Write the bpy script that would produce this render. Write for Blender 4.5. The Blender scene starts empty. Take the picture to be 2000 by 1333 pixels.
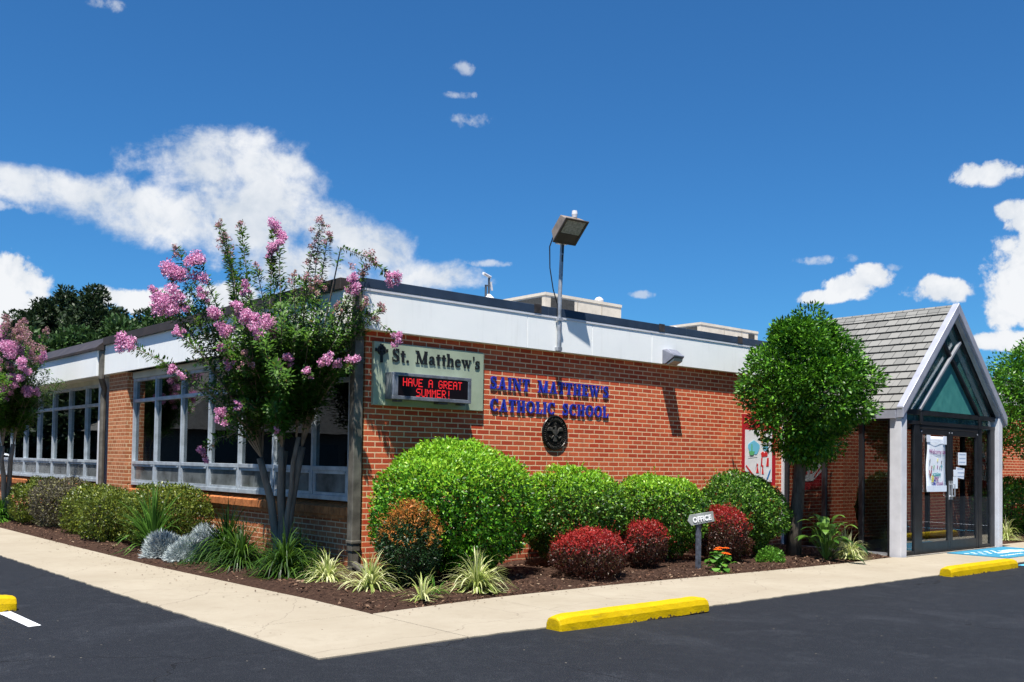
import bpy, math, random
import numpy as np
from mathutils import Vector, Matrix

# ------------------------------------------------------------------ camera, sky, sun
scene = bpy.context.scene
cam_d = bpy.data.cameras.new('camera'); cam = bpy.data.objects.new('camera', cam_d)
scene.collection.objects.link(cam); scene.camera = cam
cam_d.sensor_width = 36; cam_d.lens = 34.05; cam_d.shift_y = 0.0878
cam_d.clip_start = 0.1; cam_d.clip_end = 3000
Rm = Matrix(((.755, -.032, -.655), (-.656, -.014, -.755), (.015, .999, -.031)))
Rm = Rm.to_quaternion().to_matrix().to_4x4()
cam.matrix_world = Matrix.Translation((-6.357, -10.048, 1.36)) @ Rm

SUN_D = Vector((1.15, 1.0, -3.8)).normalized()      # direction the light travels
sun_d = bpy.data.lights.new('sun', 'SUN'); sun = bpy.data.objects.new('sun', sun_d)
scene.collection.objects.link(sun)
sun_d.energy = 5.0; sun_d.angle = math.radians(0.53); sun_d.color = (1.0, 0.95, 0.87)
sun.rotation_euler = SUN_D.to_track_quat('-Z', 'Y').to_euler()
sun.location = (-8, -8, 30)

world = bpy.data.worlds.new('World'); scene.world = world; world.use_nodes = True
scene.view_settings.view_transform = 'Standard'; scene.view_settings.look = 'None'
scene.view_settings.exposure = 0.9; scene.view_settings.gamma = 1.0

class NT:
    """tiny node-tree writer"""
    def __init__(s, tree):
        s.t = tree; s.n = tree.nodes; s.l = tree.links
    def node(s, typ, **kw):
        n = s.n.new(typ)
        for k, v in kw.items():
            if k == 'ins':
                for a, b in v.items():
                    s.put(n.inputs[a], b)
            else:
                setattr(n, k, v)
        return n
    def put(s, sock, v):
        if isinstance(v, bpy.types.NodeSocket): s.l.new(v, sock)
        elif v is not None:
            if hasattr(sock.default_value, '__len__') and len(sock.default_value) == 4 and len(v) == 3: v = (*v, 1)
            sock.default_value = v
    def math(s, op, a, b=None, c=None, clamp=False):
        n = s.node('ShaderNodeMath', operation=op, use_clamp=clamp)
        s.put(n.inputs[0], a)
        if b is not None: s.put(n.inputs[1], b)
        if c is not None: s.put(n.inputs[2], c)
        return n.outputs[0]
    def mix(s, f, a, b, blend='MIX'):
        n = s.node('ShaderNodeMix', data_type='RGBA', blend_type=blend)
        s.put(n.inputs[0], f); s.put(n.inputs[6], a); s.put(n.inputs[7], b)
        return n.outputs[2]
    def noise(s, vec, scale, detail=4, rough=.5, dist=0):
        return s.node('ShaderNodeTexNoise', ins={'Vector': vec, 'Scale': scale, 'Detail': detail, 'Roughness': rough, 'Distortion': dist}).outputs[0]
    def ramp(s, f, stops, interp='LINEAR'):
        n = s.node('ShaderNodeValToRGB'); s.put(n.inputs[0], f); e = n.color_ramp.elements; n.color_ramp.interpolation = interp
        while len(e) < len(stops): e.new(.5)
        for i, (p, c) in enumerate(stops):
            e[i].position = p; e[i].color = (*c, 1) if len(c) == 3 else c
        return n.outputs[0]

def build_world():
    w = NT(world.node_tree); world.node_tree.nodes.clear()
    out = w.node('ShaderNodeOutputWorld')
    sky = w.node('ShaderNodeTexSky', sky_type='NISHITA')
    sky.sun_disc = False
    sky.sun_elevation = math.radians(68.2)
    sky.sun_rotation = math.radians(229.0)
    sky.air_density = 1.0; sky.dust_density = 0.3; sky.ozone_density = 4.0
    hs = w.node('ShaderNodeMix', data_type='RGBA', blend_type='MULTIPLY', ins={0: 1.0, 6: sky.outputs[0], 7: (.27, .66, .97)})
    tc = w.node('ShaderNodeTexCoord').outputs['Generated']
    bg = w.node('ShaderNodeBackground', ins={'Color': hs.outputs[2], 'Strength': .070})
    def field(blobs):
        res = None
        for (x, y, z, su, sv) in blobs:
            c = Vector((x, y, z)).normalized(); u = Vector((-c.y, c.x, 0)).normalized(); v = c.cross(u) * -1
            u = -u
            a = w.node('ShaderNodeVectorMath', operation='DOT_PRODUCT', ins={0: tc, 1: tuple(u / su)}).outputs['Value']
            b = w.node('ShaderNodeVectorMath', operation='DOT_PRODUCT', ins={0: tc, 1: tuple(v / sv)}).outputs['Value']
            r = w.math('MULTIPLY_ADD', a, a, w.math('MULTIPLY', b, b))
            m = w.math('SUBTRACT', 1.0, r)
            res = m if res is None else w.math('SMOOTH_MAX', res, m, .25)
        return w.math('MAXIMUM', res, -1.5)
    CI = [(0.3969, 0.8752, 0.2764, 0.0793, 0.0317), (0.3673, 0.8891, 0.2732, 0.0581, 0.0264), (0.4293, 0.8647, 0.2608, 0.0476, 0.0317), (0.3375, 0.9109, 0.2375, 0.0793, 0.0238), (0.262, 0.9348, 0.2399, 0.0793, 0.0185), (0.3607, 0.9061, 0.2212, 0.0634, 0.0211), (0.4164, 0.8805, 0.2263, 0.0687, 0.0317), (0.237, 0.9394, 0.2476, 0.0476, 0.0116), (0.4903, 0.8415, 0.227, 0.0423, 0.0264), (0.5314, 0.8208, 0.2096, 0.037, 0.0238), (0.473, 0.8601, 0.1913, 0.0793, 0.0264), (0.5727, 0.7983, 0.1863, 0.0581, 0.0159), (0.4436, 0.8511, 0.2809, 0.0264, 0.0159)]
    CU = [(0.2298, 0.9602, 0.159, 0.0317, 0.0254), (0.2251, 0.9645, 0.1379, 0.0423, 0.0211), (0.3092, 0.9391, 0.1498, 0.0238, 0.0106), (0.3328, 0.9313, 0.1479, 0.0238, 0.0116), (0.3587, 0.9215, 0.1489, 0.0317, 0.0132), (0.4105, 0.8982, 0.1574, 0.0423, 0.0159), (0.4766, 0.8651, 0.1564, 0.0476, 0.0159), (0.9033, 0.3605, 0.2326, 0.0159, 0.0116), (0.8882, 0.3743, 0.2664, 0.0275, 0.0127), (0.9096, 0.352, 0.2206, 0.0159, 0.0106), (0.8437, 0.511, 0.1645, 0.0264, 0.0074), (0.8555, 0.488, 0.1731, 0.0264, 0.0127), (0.8631, 0.4711, 0.1818, 0.0201, 0.0137), (0.8923, 0.4204, 0.1645, 0.0328, 0.0127), (0.8883, 0.4258, 0.1719, 0.0159, 0.0095), (0.9167, 0.3637, 0.1653, 0.0291, 0.0396), (0.9199, 0.3473, 0.1821, 0.0317, 0.0423), (0.917, 0.3705, 0.1474, 0.0211, 0.0211), (0.9167, 0.3818, 0.1178, 0.0317, 0.0085), (0.9246, 0.3624, 0.1169, 0.0317, 0.0106)]
    CW = [(0.5853, 0.7389, 0.3338, 0.024, 0.0085), (0.5644, 0.7337, 0.3783, 0.0126, 0.0075), (0.2767, 0.8748, 0.3977, 0.0211, 0.0074), (0.8403, 0.5036, 0.2005, 0.034, 0.0055), (0.8695, 0.4564, 0.189, 0.0116, 0.0042), (0.5681, 0.7419, 0.3561, 0.0211, 0.0042), (0.7385, 0.6523, 0.171, 0.0132, 0.0042), (0.5, 0.835, 0.215, 0.03, 0.006), (0.22, 0.945, 0.222, 0.05, .006), (0.62, .755, .2, .03, .004)]
    # stretched noise for wisps, rounder noise for cumulus heads
    n1 = w.noise(tc, 13, 8, .58); n2 = w.noise(tc, 30, 9, .62, .3)
    st = w.node('ShaderNodeVectorMath', operation='MULTIPLY', ins={0: tc, 1: (1, 1, 1.9)}).outputs[0]
    n3 = w.noise(st, 11, 8, .62, .5)
    n4 = w.noise(tc, 9, 3, .5)
    n5 = w.noise(tc, 75, 5, .6, .2)
    pf = w.math('ADD', w.math('ADD', w.math('MULTIPLY_ADD', n2, 3.0, -1.5), w.math('MULTIPLY_ADD', n5, 1.5, -.75)), w.math('MULTIPLY_ADD', n1, 1.6, -.8))
    dcu = w.math('ADD', field(CU), pf)
    mcu = w.node('ShaderNodeMapRange', interpolation_type='SMOOTHSTEP', ins={0: dcu, 1: -.15, 2: .55, 3: 0, 4: 1}).outputs[0]
    dci = w.math('ADD', w.math('ADD', field(CI), w.math('MULTIPLY_ADD', n3, 3.0, -1.5)), w.math('ADD', w.math('MULTIPLY_ADD', n2, 2.2, -1.1), w.math('MULTIPLY_ADD', n5, 1.1, -.55)))
    mci = w.node('ShaderNodeMapRange', interpolation_type='SMOOTHSTEP', ins={0: dci, 1: -.45, 2: 1.15, 3: 0, 4: .97}).outputs[0]
    dcw = w.math('ADD', w.math('ADD', field(CW), w.math('MULTIPLY_ADD', n3, 2.4, -1.2)), w.math('ADD', w.math('MULTIPLY_ADD', n2, 3.0, -1.5), w.math('MULTIPLY_ADD', n5, 3.0, -1.5)))
    mcw = w.node('ShaderNodeMapRange', interpolation_type='SMOOTHSTEP', ins={0: dcw, 1: .1, 2: 1.5, 3: 0, 4: .62}).outputs[0]
    m = w.math('MAXIMUM', mcu, w.math('MAXIMUM', mci, mcw))
    # soft body shading of the clouds (their bases are greyer)
    shade = w.math('ADD', w.math('MULTIPLY_ADD', n1, .65, w.math('MULTIPLY', w.math('MAXIMUM', dcu, -.5), .06)), w.math('MULTIPLY_ADD', n2, .35, -.17), clamp=True)
    ccol = w.ramp(shade, [(.22, (.66, .72, .80)), (.42, (.90, .92, .95))])
    cl = w.node('ShaderNodeBackground', ins={'Color': ccol, 'Strength': .54})
    mx = w.node('ShaderNodeMixShader', ins={0: m, 1: bg.outputs[0], 2: cl.outputs[0]})
    w.l.new(mx.outputs[0], out.inputs[0])
build_world()

# ------------------------------------------------------------------ helpers
rnd = random.Random(7)
def G(x): return -0.0125 * max(0.0, min(x, 7.15) + 1.65)

MATS = {}
def mat(name, fn):
    if name in MATS: return MATS[name]
    m = bpy.data.materials.new(name); m.use_nodes = True
    t = NT(m.node_tree); t.n.clear(); t.out = t.node('ShaderNodeOutputMaterial')
    t.bsdf = None
    fn(t); MATS[name] = m; return m
def pbsdf(t, col, rough=.6, metal=0, spec=.5, bump=None, bstr=.3, bdist=.01, **kw):
    b = t.node('ShaderNodeBsdfPrincipled'); t.put(b.inputs['Base Color'], col); t.put(b.inputs['Roughness'], rough)
    t.put(b.inputs['Metallic'], metal); t.put(b.inputs['Specular IOR Level'], spec)
    if bump is not None:
        bn = t.node('ShaderNodeBump', ins={'Height': bump, 'Strength': bstr, 'Distance': bdist})
        t.l.new(bn.outputs[0], b.inputs['Normal'])
    for k, v in kw.items(): t.put(b.inputs[k.replace('_', ' ')], v)
    t.l.new(b.outputs[0], t.out.inputs[0]); return b
def obj_co(t): return t.node('ShaderNodeTexCoord').outputs['Object']
def world_co(t): return t.node('ShaderNodeNewGeometry').outputs['Position']
def simple(name, col, rough=.55, metal=0, spec=.5, var=.12, scale=6, bs=.1):
    def f(t):
        co = world_co(t); n = t.noise(co, scale, 5, .6)
        dark = tuple(c * (1 - var * 2) for c in col); lite = tuple(min(1, c * (1 + var)) for c in col)
        c = t.ramp(n, [(.3, dark), (.65, lite)])
        n2 = t.noise(co, scale * 14, 3, .6)
        pbsdf(t, c, rough, metal, spec, bump=n2, bstr=bs, bdist=.003)
    return mat(name, f)

def brick_fn(axis, c1, c2, mortar, squash=False, dirt=True):
    def f(t):
        co = world_co(t)
        sep = t.node('ShaderNodeSeparateXYZ', ins={0: co})
        cmb = t.node('ShaderNodeCombineXYZ', ins={0: sep.outputs[axis], 1: sep.outputs[2], 2: 0.0})
        # slight waviness so joints are not ruler straight
        nz = t.node('ShaderNodeTexNoise', ins={'Vector': cmb.outputs[0], 'Scale': 4.0, 'Detail': 3})
        dv = t.node('ShaderNodeVectorMath', operation='MULTIPLY_ADD', ins={0: nz.outputs[1], 1: (.006, .005, 0), 2: cmb.outputs[0]})
        off = t.node('ShaderNodeVectorMath', operation='ADD', ins={0: dv.outputs[0], 1: (40.0, 20.018, 0)})
        b = t.node('ShaderNodeTexBrick', ins={'Vector': off.outputs[0], 'Scale': 1.0, 'Mortar Size': .0075, 'Mortar Smooth': .18,
                   'Bias': -.1, 'Brick Width': .213, 'Row Height': .0677, 'Color1': c1, 'Color2': c2, 'Mortar': mortar})
        b.offset = .5; b.offset_frequency = 2
        if squash: b.squash = .5; b.squash_frequency = 6
        n = t.noise(co, 2.2, 5, .65); n2 = t.noise(co, 60, 4, .6); n3 = t.noise(co, 260, 2, .6)
        c = t.mix(t.math('MULTIPLY', t.math('SUBTRACT', n, .35, clamp=True), .9), b.outputs[0], (.22, .075, .04))
        c = t.mix(t.math('MULTIPLY', t.math('SUBTRACT', n2, .45, clamp=True), 1.1), c, (.12, .045, .03))
        c = t.mix(b.outputs[1], c, mortar)
        st = t.node('ShaderNodeVectorMath', operation='MULTIPLY', ins={0: co, 1: (3.2, 3.2, .35)}).outputs[0]
        c = t.mix(t.math('MULTIPLY', t.math('SUBTRACT', t.noise(st, 1.7, 5, .7), .52, clamp=True), 1.6), c, (.30, .10, .055))
        c = t.mix(t.math('MULTIPLY', t.math('SUBTRACT', t.noise(co, 1.4, 6, .7), .60, clamp=True), 1.5), c, (.80, .50, .33))
        if dirt:
            # damp, stained courses near the soil
            zf = t.node('ShaderNodeMapRange', ins={0: t.math('ADD', sep.outputs[2], t.math('MULTIPLY_ADD', n, .35, -.17)), 1: -.05, 2: .30, 3: .55, 4: 0.0}).outputs[0]
            c = t.mix(zf, c, (.07, .05, .038))
        h = t.math('SUBTRACT', t.math('MULTIPLY', n3, .25), b.outputs[1])
        pbsdf(t, c, .85, 0, .25, bump=h, bstr=.8, bdist=.006)
    return f
M_BRICK = mat('brick_front', brick_fn(0, (.50, .052, .016), (.74, .145, .052), (.78, .52, .31)))
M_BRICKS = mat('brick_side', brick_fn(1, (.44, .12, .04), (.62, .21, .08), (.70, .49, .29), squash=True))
def pil_fn(t): brick_fn(1, (.44, .12, .04), (.62, .21, .08), (.70, .49, .29), squash=True)(t)

M_FASCIA = None
def f_fascia(t):
    co = world_co(t); n = t.noise(co, 1.1, 5, .6)
    st = t.node('ShaderNodeVectorMath', operation='MULTIPLY', ins={0: co, 1: (9, 9, .8)}).outputs[0]
    n2 = t.noise(st, 1.6, 4, .6)
    c = t.ramp(n, [(.3, (.84, .86, .85)), (.7, (.91, .92, .90))])
    c = t.mix(t.math('MULTIPLY', t.math('SUBTRACT', n2, .55, clamp=True), .9), c, (.50, .50, .46))
    pbsdf(t, c, .45, 0, .4, bump=t.noise(co, 3, 2), bstr=.12, bdist=.02)
M_FASCIA = mat('painted_fascia', f_fascia)
M_COPING = simple('dark_metal_coping', (.030, .048, .080), .42, .2, .5, .15, 3)
M_BRONZE = simple('brown_metal_coping', (.060, .048, .042), .5, .2, .5, .2, 3)
M_ROOF = simple('gravel_roof', (.30, .29, .27), .95, 0, .2, .2, 12)
M_ALU = simple('weathered_aluminium', (.48, .53, .58), .45, .35, .5, .14, 5)
M_ALUD = simple('dark_aluminium', (.10, .11, .13), .5, .3, .5, .1, 5)  # plain dark aluminium for the display feet and the sensor mast
M_CREAM = simple('cream_soffit_paint', (.60, .57, .48), .7, 0, .3, .08, 2)
M_DSP = simple('weathered_downspout', (.13, .12, .10), .55, .2, .4, .35, 4)
M_WHITEM = simple('white_painted_metal', (.62, .62, .65), .5, 0, .4, .06, 4)
M_BARGE = simple('lavender_grey_metal', (.46, .47, .54), .4, .35, .5, .08, 4)
M_BLACK = simple('black_anodised_frame', (.022, .023, .027), .38, .3, .5, .2, 5)
M_SILVER = simple('silver_mullion', (.50, .52, .56), .35, .6, .5, .08, 5)
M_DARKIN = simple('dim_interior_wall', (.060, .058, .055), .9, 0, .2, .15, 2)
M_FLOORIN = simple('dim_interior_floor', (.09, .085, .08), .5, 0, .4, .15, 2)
M_CONC = simple('worn_concrete_curb', (.55, .50, .42), .9, 0, .2, .12, 9, .3)
M_HVAC = simple('beige_enamel', (.74, .66, .55), .55, 0, .4, .08, 4)
M_GRILL = simple('dark_louvre', (.07, .07, .068), .7, .2, .3, .2, 30)
M_TERRA = simple('terracotta_sill', (.42, .15, .05), .8, 0, .25, .2, 12, .3)

def f_glass(tint, refl, rough=0.0):
    def f(t):
        tr = t.node('ShaderNodeBsdfTransparent', ins={'Color': tint})
        n = t.noise(world_co(t), 1.3, 2, .5)
        bn = t.node('ShaderNodeBump', ins={'Height': n, 'Strength': .04, 'Distance': .02})
        gl = t.node('ShaderNodeBsdfGlossy', ins={'Color': (.9, .97, 1.0), 'Roughness': rough, 'Normal': bn.outputs[0]})
        fr = t.node('ShaderNodeFresnel', ins={'IOR': 1.5})
        fac = t.math('MULTIPLY_ADD', fr.outputs[0], refl[0], refl[1], clamp=True)
        bf = t.node('ShaderNodeNewGeometry').outputs['Backfacing']
        fac = t.math('MULTIPLY', fac, t.math('SUBTRACT', 1.0, bf))      # only the outer face mirrors
        mx = t.node('ShaderNodeMixShader', ins={0: fac, 1: tr.outputs[0], 2: gl.outputs[0]})
        t.l.new(mx.outputs[0], t.out.inputs[0])
    return f
M_GLASS = mat('window_glass', f_glass((.42, .46, .46), (1.7, .03)))
M_GLASSV = mat('vestibule_glass', f_glass((.86, .89, .89), (1.5, .05)))
def f_glassg(t):
    f_glass((.42, .66, .64), (1.6, .10))(t)
    src = t.out.inputs[0].links[0].from_socket
    d = t.node('ShaderNodeBsdfPrincipled', ins={'Base Color': t.ramp(t.noise(world_co(t), 2.5, 4), [(.35, (.03, .11, .10)), (.65, (.09, .24, .22))]), 'Roughness': .4})
    mx = t.node('ShaderNodeMixShader', ins={0: .42, 1: src, 2: d.outputs[0]}); t.l.new(mx.outputs[0], t.out.inputs[0])  # teal diffuse mixed in, a painted stand-in for greenish reflections
M_GLASSG = mat('gable_glass', f_glassg)
M_GLASSS = mat('tinted_side_glass', f_glass((.60, .63, .64), (1.9, .09)))
def f_frost(t):
    n = t.noise(world_co(t), 6, 4, .6)
    b = t.node('ShaderNodeBsdfPrincipled', ins={'Base Color': t.ramp(n, [(.3, (.07, .32, .31)), (.7, (.13, .46, .42))]), 'Roughness': .35})
    tr = t.node('ShaderNodeBsdfTranslucent', ins={'Color': (.15, .5, .46)})
    mx = t.node('ShaderNodeMixShader', ins={0: .5, 1: b.outputs[0], 2: tr.outputs[0]}); t.l.new(mx.outputs[0], t.out.inputs[0])
M_FROST = mat('frosted_teal_glass', f_frost)
M_SASHP = simple('hazy_sash_panel', (.13, .14, .14), .22, 0, .6, .35, 3, .02)

def link(o): scene.collection.objects.link(o); return o
def wloc(p):
    v = Vector((0, 0, 0))
    while p is not None: v = v + p.location; p = p.parent
    return v
def tag(o, label=None, cat=None, group=None, kind=None):
    if label: o['label'] = label
    if cat: o['category'] = cat
    if group: o['group'] = group
    if kind: o['kind'] = kind
    return o
def empty(name, loc, label, cat, group=None):
    o = bpy.data.objects.new(name, None); o.empty_display_size = .2; link(o); o.location = loc
    return tag(o, label, cat, group)
def mesh_obj(name, V, F, m, parent=None, smooth=False, origin=None):
    V = np.asarray(V, dtype=np.float64)
    o_ = wloc(parent) if parent is not None else Vector(origin if origin is not None else (0, 0, 0))
    V = V - np.array(o_)
    me = bpy.data.meshes.new(name); me.from_pydata(V.tolist(), [], F)
    if smooth: me.shade_smooth()
    ms = m if isinstance(m, (list, tuple)) else [m]
    for q in ms: me.materials.append(q)
    o = bpy.data.objects.new(name, me); link(o)
    if parent is not None: o.parent = parent
    else: o.location = o_
    return o
def quads_obj(name, V, m, parent=None, origin=None, cols=None):
    """V: (n,4,3) array, one island per quad - fast path"""
    V = np.asarray(V, dtype=np.float32); n = len(V)
    o_ = wloc(parent) if parent is not None else Vector(origin if origin is not None else (0, 0, 0))
    V = V - np.array(o_, dtype=np.float32)
    me = bpy.data.meshes.new(name)
    me.vertices.add(n * 4); me.vertices.foreach_set('co', V.reshape(-1))
    me.loops.add(n * 4); me.loops.foreach_set('vertex_index', np.arange(n * 4, dtype=np.int32))
    me.polygons.add(n); me.polygons.foreach_set('loop_start', np.arange(0, n * 4, 4, dtype=np.int32))
    me.update(calc_edges=True)
    me.materials.append(m)
    o = bpy.data.objects.new(name, me); link(o)
    if parent is not None: o.parent = parent
    else: o.location = o_
    return o

class MB:
    """collects world-space shapes; build() links them as one mesh"""
    def __init__(s): s.V = []; s.F = []; s.k = 0
    def add(s, V, F):
        b = len(s.V); s.V += [tuple(v) for v in V]; s.F += [tuple(i + b for i in f) for f in F]; return s
    def box(s, a, b):
        x0, y0, z0 = a; x1, y1, z1 = b
        if x0 > x1: x0, x1 = x1, x0
        if y0 > y1: y0, y1 = y1, y0
        if z0 > z1: z0, z1 = z1, z0
        return s.add([(x0, y0, z0), (x1, y0, z0), (x1, y1, z0), (x0, y1, z0), (x0, y0, z1), (x1, y0, z1), (x1, y1, z1), (x0, y1, z1)],
                     [(0, 3, 2, 1), (4, 5, 6, 7), (0, 1, 5, 4), (1, 2, 6, 5), (2, 3, 7, 6), (3, 0, 4, 7)])
    def prism(s, poly, axis, a, b):
        """polygon in the two other axes extruded along axis from a to b"""
        def P(p, t):
            if axis == 0: return (t, p[0], p[1])
            if axis == 1: return (p[0], t, p[1])
            return (p[0], p[1], t)
        n = len(poly)
        ar = sum(poly[i][0] * poly[(i + 1) % n][1] - poly[(i + 1) % n][0] * poly[i][1] for i in range(n))
        if ar < 0: poly = poly[::-1]
        if a > b: a, b = b, a
        V = [P(p, a) for p in poly] + [P(p, b) for p in poly]
        F = [tuple(range(n)), tuple(range(2 * n - 1, n - 1, -1))] + [(i, i + n, (i + 1) % n + n, (i + 1) % n) for i in range(n)]
        if axis != 1: F = [f[::-1] for f in F]
        return s.add(V, F)
    def bar(s, p, q, w, h=None, up=(0, 0, 1)):
        """rectangular bar from p to q"""
        h = h or w; p = Vector(p); q = Vector(q); d = (q - p).normalized(); u = Vector(up)
        if abs(d.dot(u)) > .98: u = Vector((1, 0, 0))
        a = d.cross(u).normalized() * w / 2; b = a.cross(d).normalized() * h / 2
        V = [p - a - b, p + a - b, p + a + b, p - a + b, q - a - b, q + a - b, q + a + b, q - a + b]
        return s.add(V, [(0, 3, 2, 1), (4, 5, 6, 7), (0, 1, 5, 4), (1, 2, 6, 5), (2, 3, 7, 6), (3, 0, 4, 7)])
    def tube(s, pts, radii, n=8, cap=True):
        pts = [Vector(p) for p in pts]
        if not hasattr(radii, '__len__'): radii = [radii] * len(pts)
        rings = []; ref = Vector((.31, .2, 1)).normalized()
        for i, p in enumerate(pts):
            d = (pts[min(i + 1, len(pts) - 1)] - pts[max(i - 1, 0)]).normalized()
            if abs(d.dot(ref)) > .95: ref = Vector((1, .1, 0))
            a = d.cross(ref).normalized(); b = d.cross(a).normalized()
            rings.append([p + (a * math.cos(t) + b * math.sin(t)) * radii[i] for t in [2 * math.pi * k / n for k in range(n)]])
        V = [v for r in rings for v in r]; F = []
        for i in range(len(rings) - 1):
            for k in range(n):
                F.append((i * n + k, (i + 1) * n + k, (i + 1) * n + (k + 1) % n, i * n + (k + 1) % n))
        if cap:
            F.append(tuple(range(n))); F.append(tuple(range((len(rings) - 1) * n + n - 1, (len(rings) - 1) * n - 1, -1)))
        return s.add(V, F)
    def lathe(s, c, prof, axis='z', n=32):
        """profile [(r, h)] around an axis through c ; axis 'y-' points toward -Y"""
        V = []; F = []
        for (r, h) in prof:
            for k in range(n):
                t = 2 * math.pi * k / n
                if axis == 'z': V.append((c[0] + r * math.cos(t), c[1] + r * math.sin(t), c[2] + h))
                else: V.append((c[0] + r * math.cos(t), c[1] - h, c[2] + r * math.sin(t)))
        m = len(prof)
        for i in range(m - 1):
            for k in range(n):
                F.append((i * n + k, i * n + (k + 1) % n, (i + 1) * n + (k + 1) % n, (i + 1) * n + k))
        F.append(tuple(range(n - 1, -1, -1))); F.append(tuple(range((m - 1) * n, m * n)))
        return s.add(V, F)
    def build(s, name, m, parent=None, smooth=False, origin=None, bevel=0, seg=2):
        o = mesh_obj(name, s.V, s.F, m, parent, smooth, origin)
        if bevel:
            md = o.modifiers.new('bevel', 'BEVEL'); md.width = bevel; md.segments = seg; md.limit_method = 'ANGLE'; md.angle_limit = math.radians(40)
        return o
def poly_obj(name, pts, m, parent=None, origin=None, kind=None):
    return mesh_obj(name, pts, [tuple(range(len(pts)))], m, parent, origin=origin)
def copy_tree(o, loc, rotz=0, sc=1, label=None):
    r = o.copy(); scene.collection.objects.link(r); r.location = loc; r.rotation_euler = (0, 0, rotz); r.scale = (sc, sc, sc) if not hasattr(sc, '__len__') else sc
    for ch in list(o.children):
        c = ch.copy(); scene.collection.objects.link(c); c.parent = r
        for g in list(ch.children):
            d = g.copy(); scene.collection.objects.link(d); d.parent = c
    if label: r['label'] = label
    return r

# ------------------------------------------------------------------ ground
def f_asphalt(t):
    co = world_co(t)
    n1 = t.noise(co, .5, 6, .6); n2 = t.noise(co, 7, 5, .7); n3 = t.noise(co, 170, 2, .7)
    sp = t.node('ShaderNodeTexVoronoi', ins={'Vector': co, 'Scale': 95.0}).outputs['Distance']
    spk = t.node('ShaderNodeTexVoronoi', ins={'Vector': co, 'Scale': 7.0}); spot = t.math('LESS_THAN', spk.outputs['Distance'], .055)
    c = t.ramp(n1, [(.3, (.0070, .0090, .0132)), (.7, (.0098, .0120, .0170))])
    c = t.mix(t.math('MULTIPLY', t.math('SUBTRACT', n2, .5, clamp=True), 1.4), c, (.028, .031, .038))
    c = t.mix(t.math('MULTIPLY', t.math('SUBTRACT', n3, .52, clamp=True), 2.2), c, (.075, .078, .086))
    pt = t.math('MULTIPLY', t.math('SUBTRACT', t.noise(co, 1.1, 6, .72, .6), .53, clamp=True), 4.0, clamp=True)
    c = t.mix(t.math('MULTIPLY', pt, t.math('GREATER_THAN', n3, .52)), c, (.052, .057, .068))
    dk = t.math('MULTIPLY', t.math('SUBTRACT', t.noise(co, .8, 5, .7, .9), .58, clamp=True), 3.0, clamp=True)
    c = t.mix(t.math('MULTIPLY', dk, .35), c, (.006, .007, .010))
    wv = t.node('ShaderNodeVectorMath', operation='MULTIPLY_ADD', ins={0: t.node('ShaderNodeTexNoise', ins={'Vector': co, 'Scale': .9, 'Detail': 6}).outputs[1], 1: (1.4, 1.4, 0), 2: co})
    crk = t.node('ShaderNodeTexVoronoi', feature='DISTANCE_TO_EDGE', ins={'Vector': wv.outputs[0], 'Scale': .16})
    c = t.mix(t.math('MULTIPLY', t.math('LESS_THAN', crk.outputs['Distance'], .0011), .7), c, (.003, .003, .004))
    c = t.mix(t.math('MULTIPLY', spot, t.math('GREATER_THAN', t.noise(co, 3.1, 1), .57)), c, (.15, .135, .11))
    h = t.math('ADD', t.math('MULTIPLY', sp, .7), n3)
    pbsdf(t, c, .78, 0, .22, bump=h, bstr=.55, bdist=.006)
M_ASPH = mat('asphalt', f_asphalt)
def f_sidewalk(t):
    co = world_co(t)
    n1 = t.noise(co, .9, 6, .6); n2 = t.noise(co, 9, 5, .65); n3 = t.noise(co, 210, 2, .6)
    c = t.ramp(n1, [(.28, (.285, .245, .185)), (.7, (.345, .305, .238))])
    c = t.mix(t.math('MULTIPLY', t.math('SUBTRACT', n2, .5, clamp=True), 1.3), c, (.245, .205, .155))
    c = t.mix(t.math('MULTIPLY', t.math('SUBTRACT', n3, .58, clamp=True), 2.5), c, (.16, .135, .11))
    c = t.mix(t.math('MULTIPLY', t.math('SUBTRACT', t.noise(co, 1.9, 7, .75, .7), .56, clamp=True), 2.2, clamp=True), c, (.20, .165, .12))
    v = t.node('ShaderNodeTexVoronoi', ins={'Vector': co, 'Scale': 9.0}); sp = t.math('LESS_THAN', v.outputs['Distance'], .075)
    c = t.mix(t.math('MULTIPLY', sp, t.math('GREATER_THAN', t.noise(co, 2.1, 2), .53)), c, (.11, .075, .05))
    # hairline cracks and old wet stains
    dn = t.node('ShaderNodeTexNoise', ins={'Vector': co, 'Scale': 1.5, 'Detail': 5})
    cv = t.node('ShaderNodeVectorMath', operation='MULTIPLY_ADD', ins={0: dn.outputs[1], 1: (.5, .5, 0), 2: co})
    ck = t.node('ShaderNodeTexVoronoi', feature='DISTANCE_TO_EDGE', ins={'Vector': cv.outputs[0], 'Scale': .42})
    c = t.mix(t.math('MULTIPLY', t.math('LESS_THAN', ck.outputs['Distance'], .0016), .45), c, (.13, .105, .085))
    pbsdf(t, c, .9, 0, .2, bump=n3, bstr=.3, bdist=.003)
M_SIDE = mat('sidewalk_concrete', f_sidewalk)
def f_mulch(t):
    co = world_co(t); n = t.noise(co, 22, 6, .75); n2 = t.noise(co, 3, 4, .6); n3 = t.noise(co, 90, 3, .7)
    c = t.ramp(n, [(.3, (.014, .008, .006)), (.5, (.05, .027, .018)), (.72, (.12, .072, .048))])
    c = t.mix(t.math('MULTIPLY', n2, .45), c, (.07, .035, .024))
    pbsdf(t, c, .95, 0, .15, bump=t.math('ADD', n, t.math('MULTIPLY', n3, .6)), bstr=1.0, bdist=.03)
M_MULCH = mat('bark_mulch', f_mulch)
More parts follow.
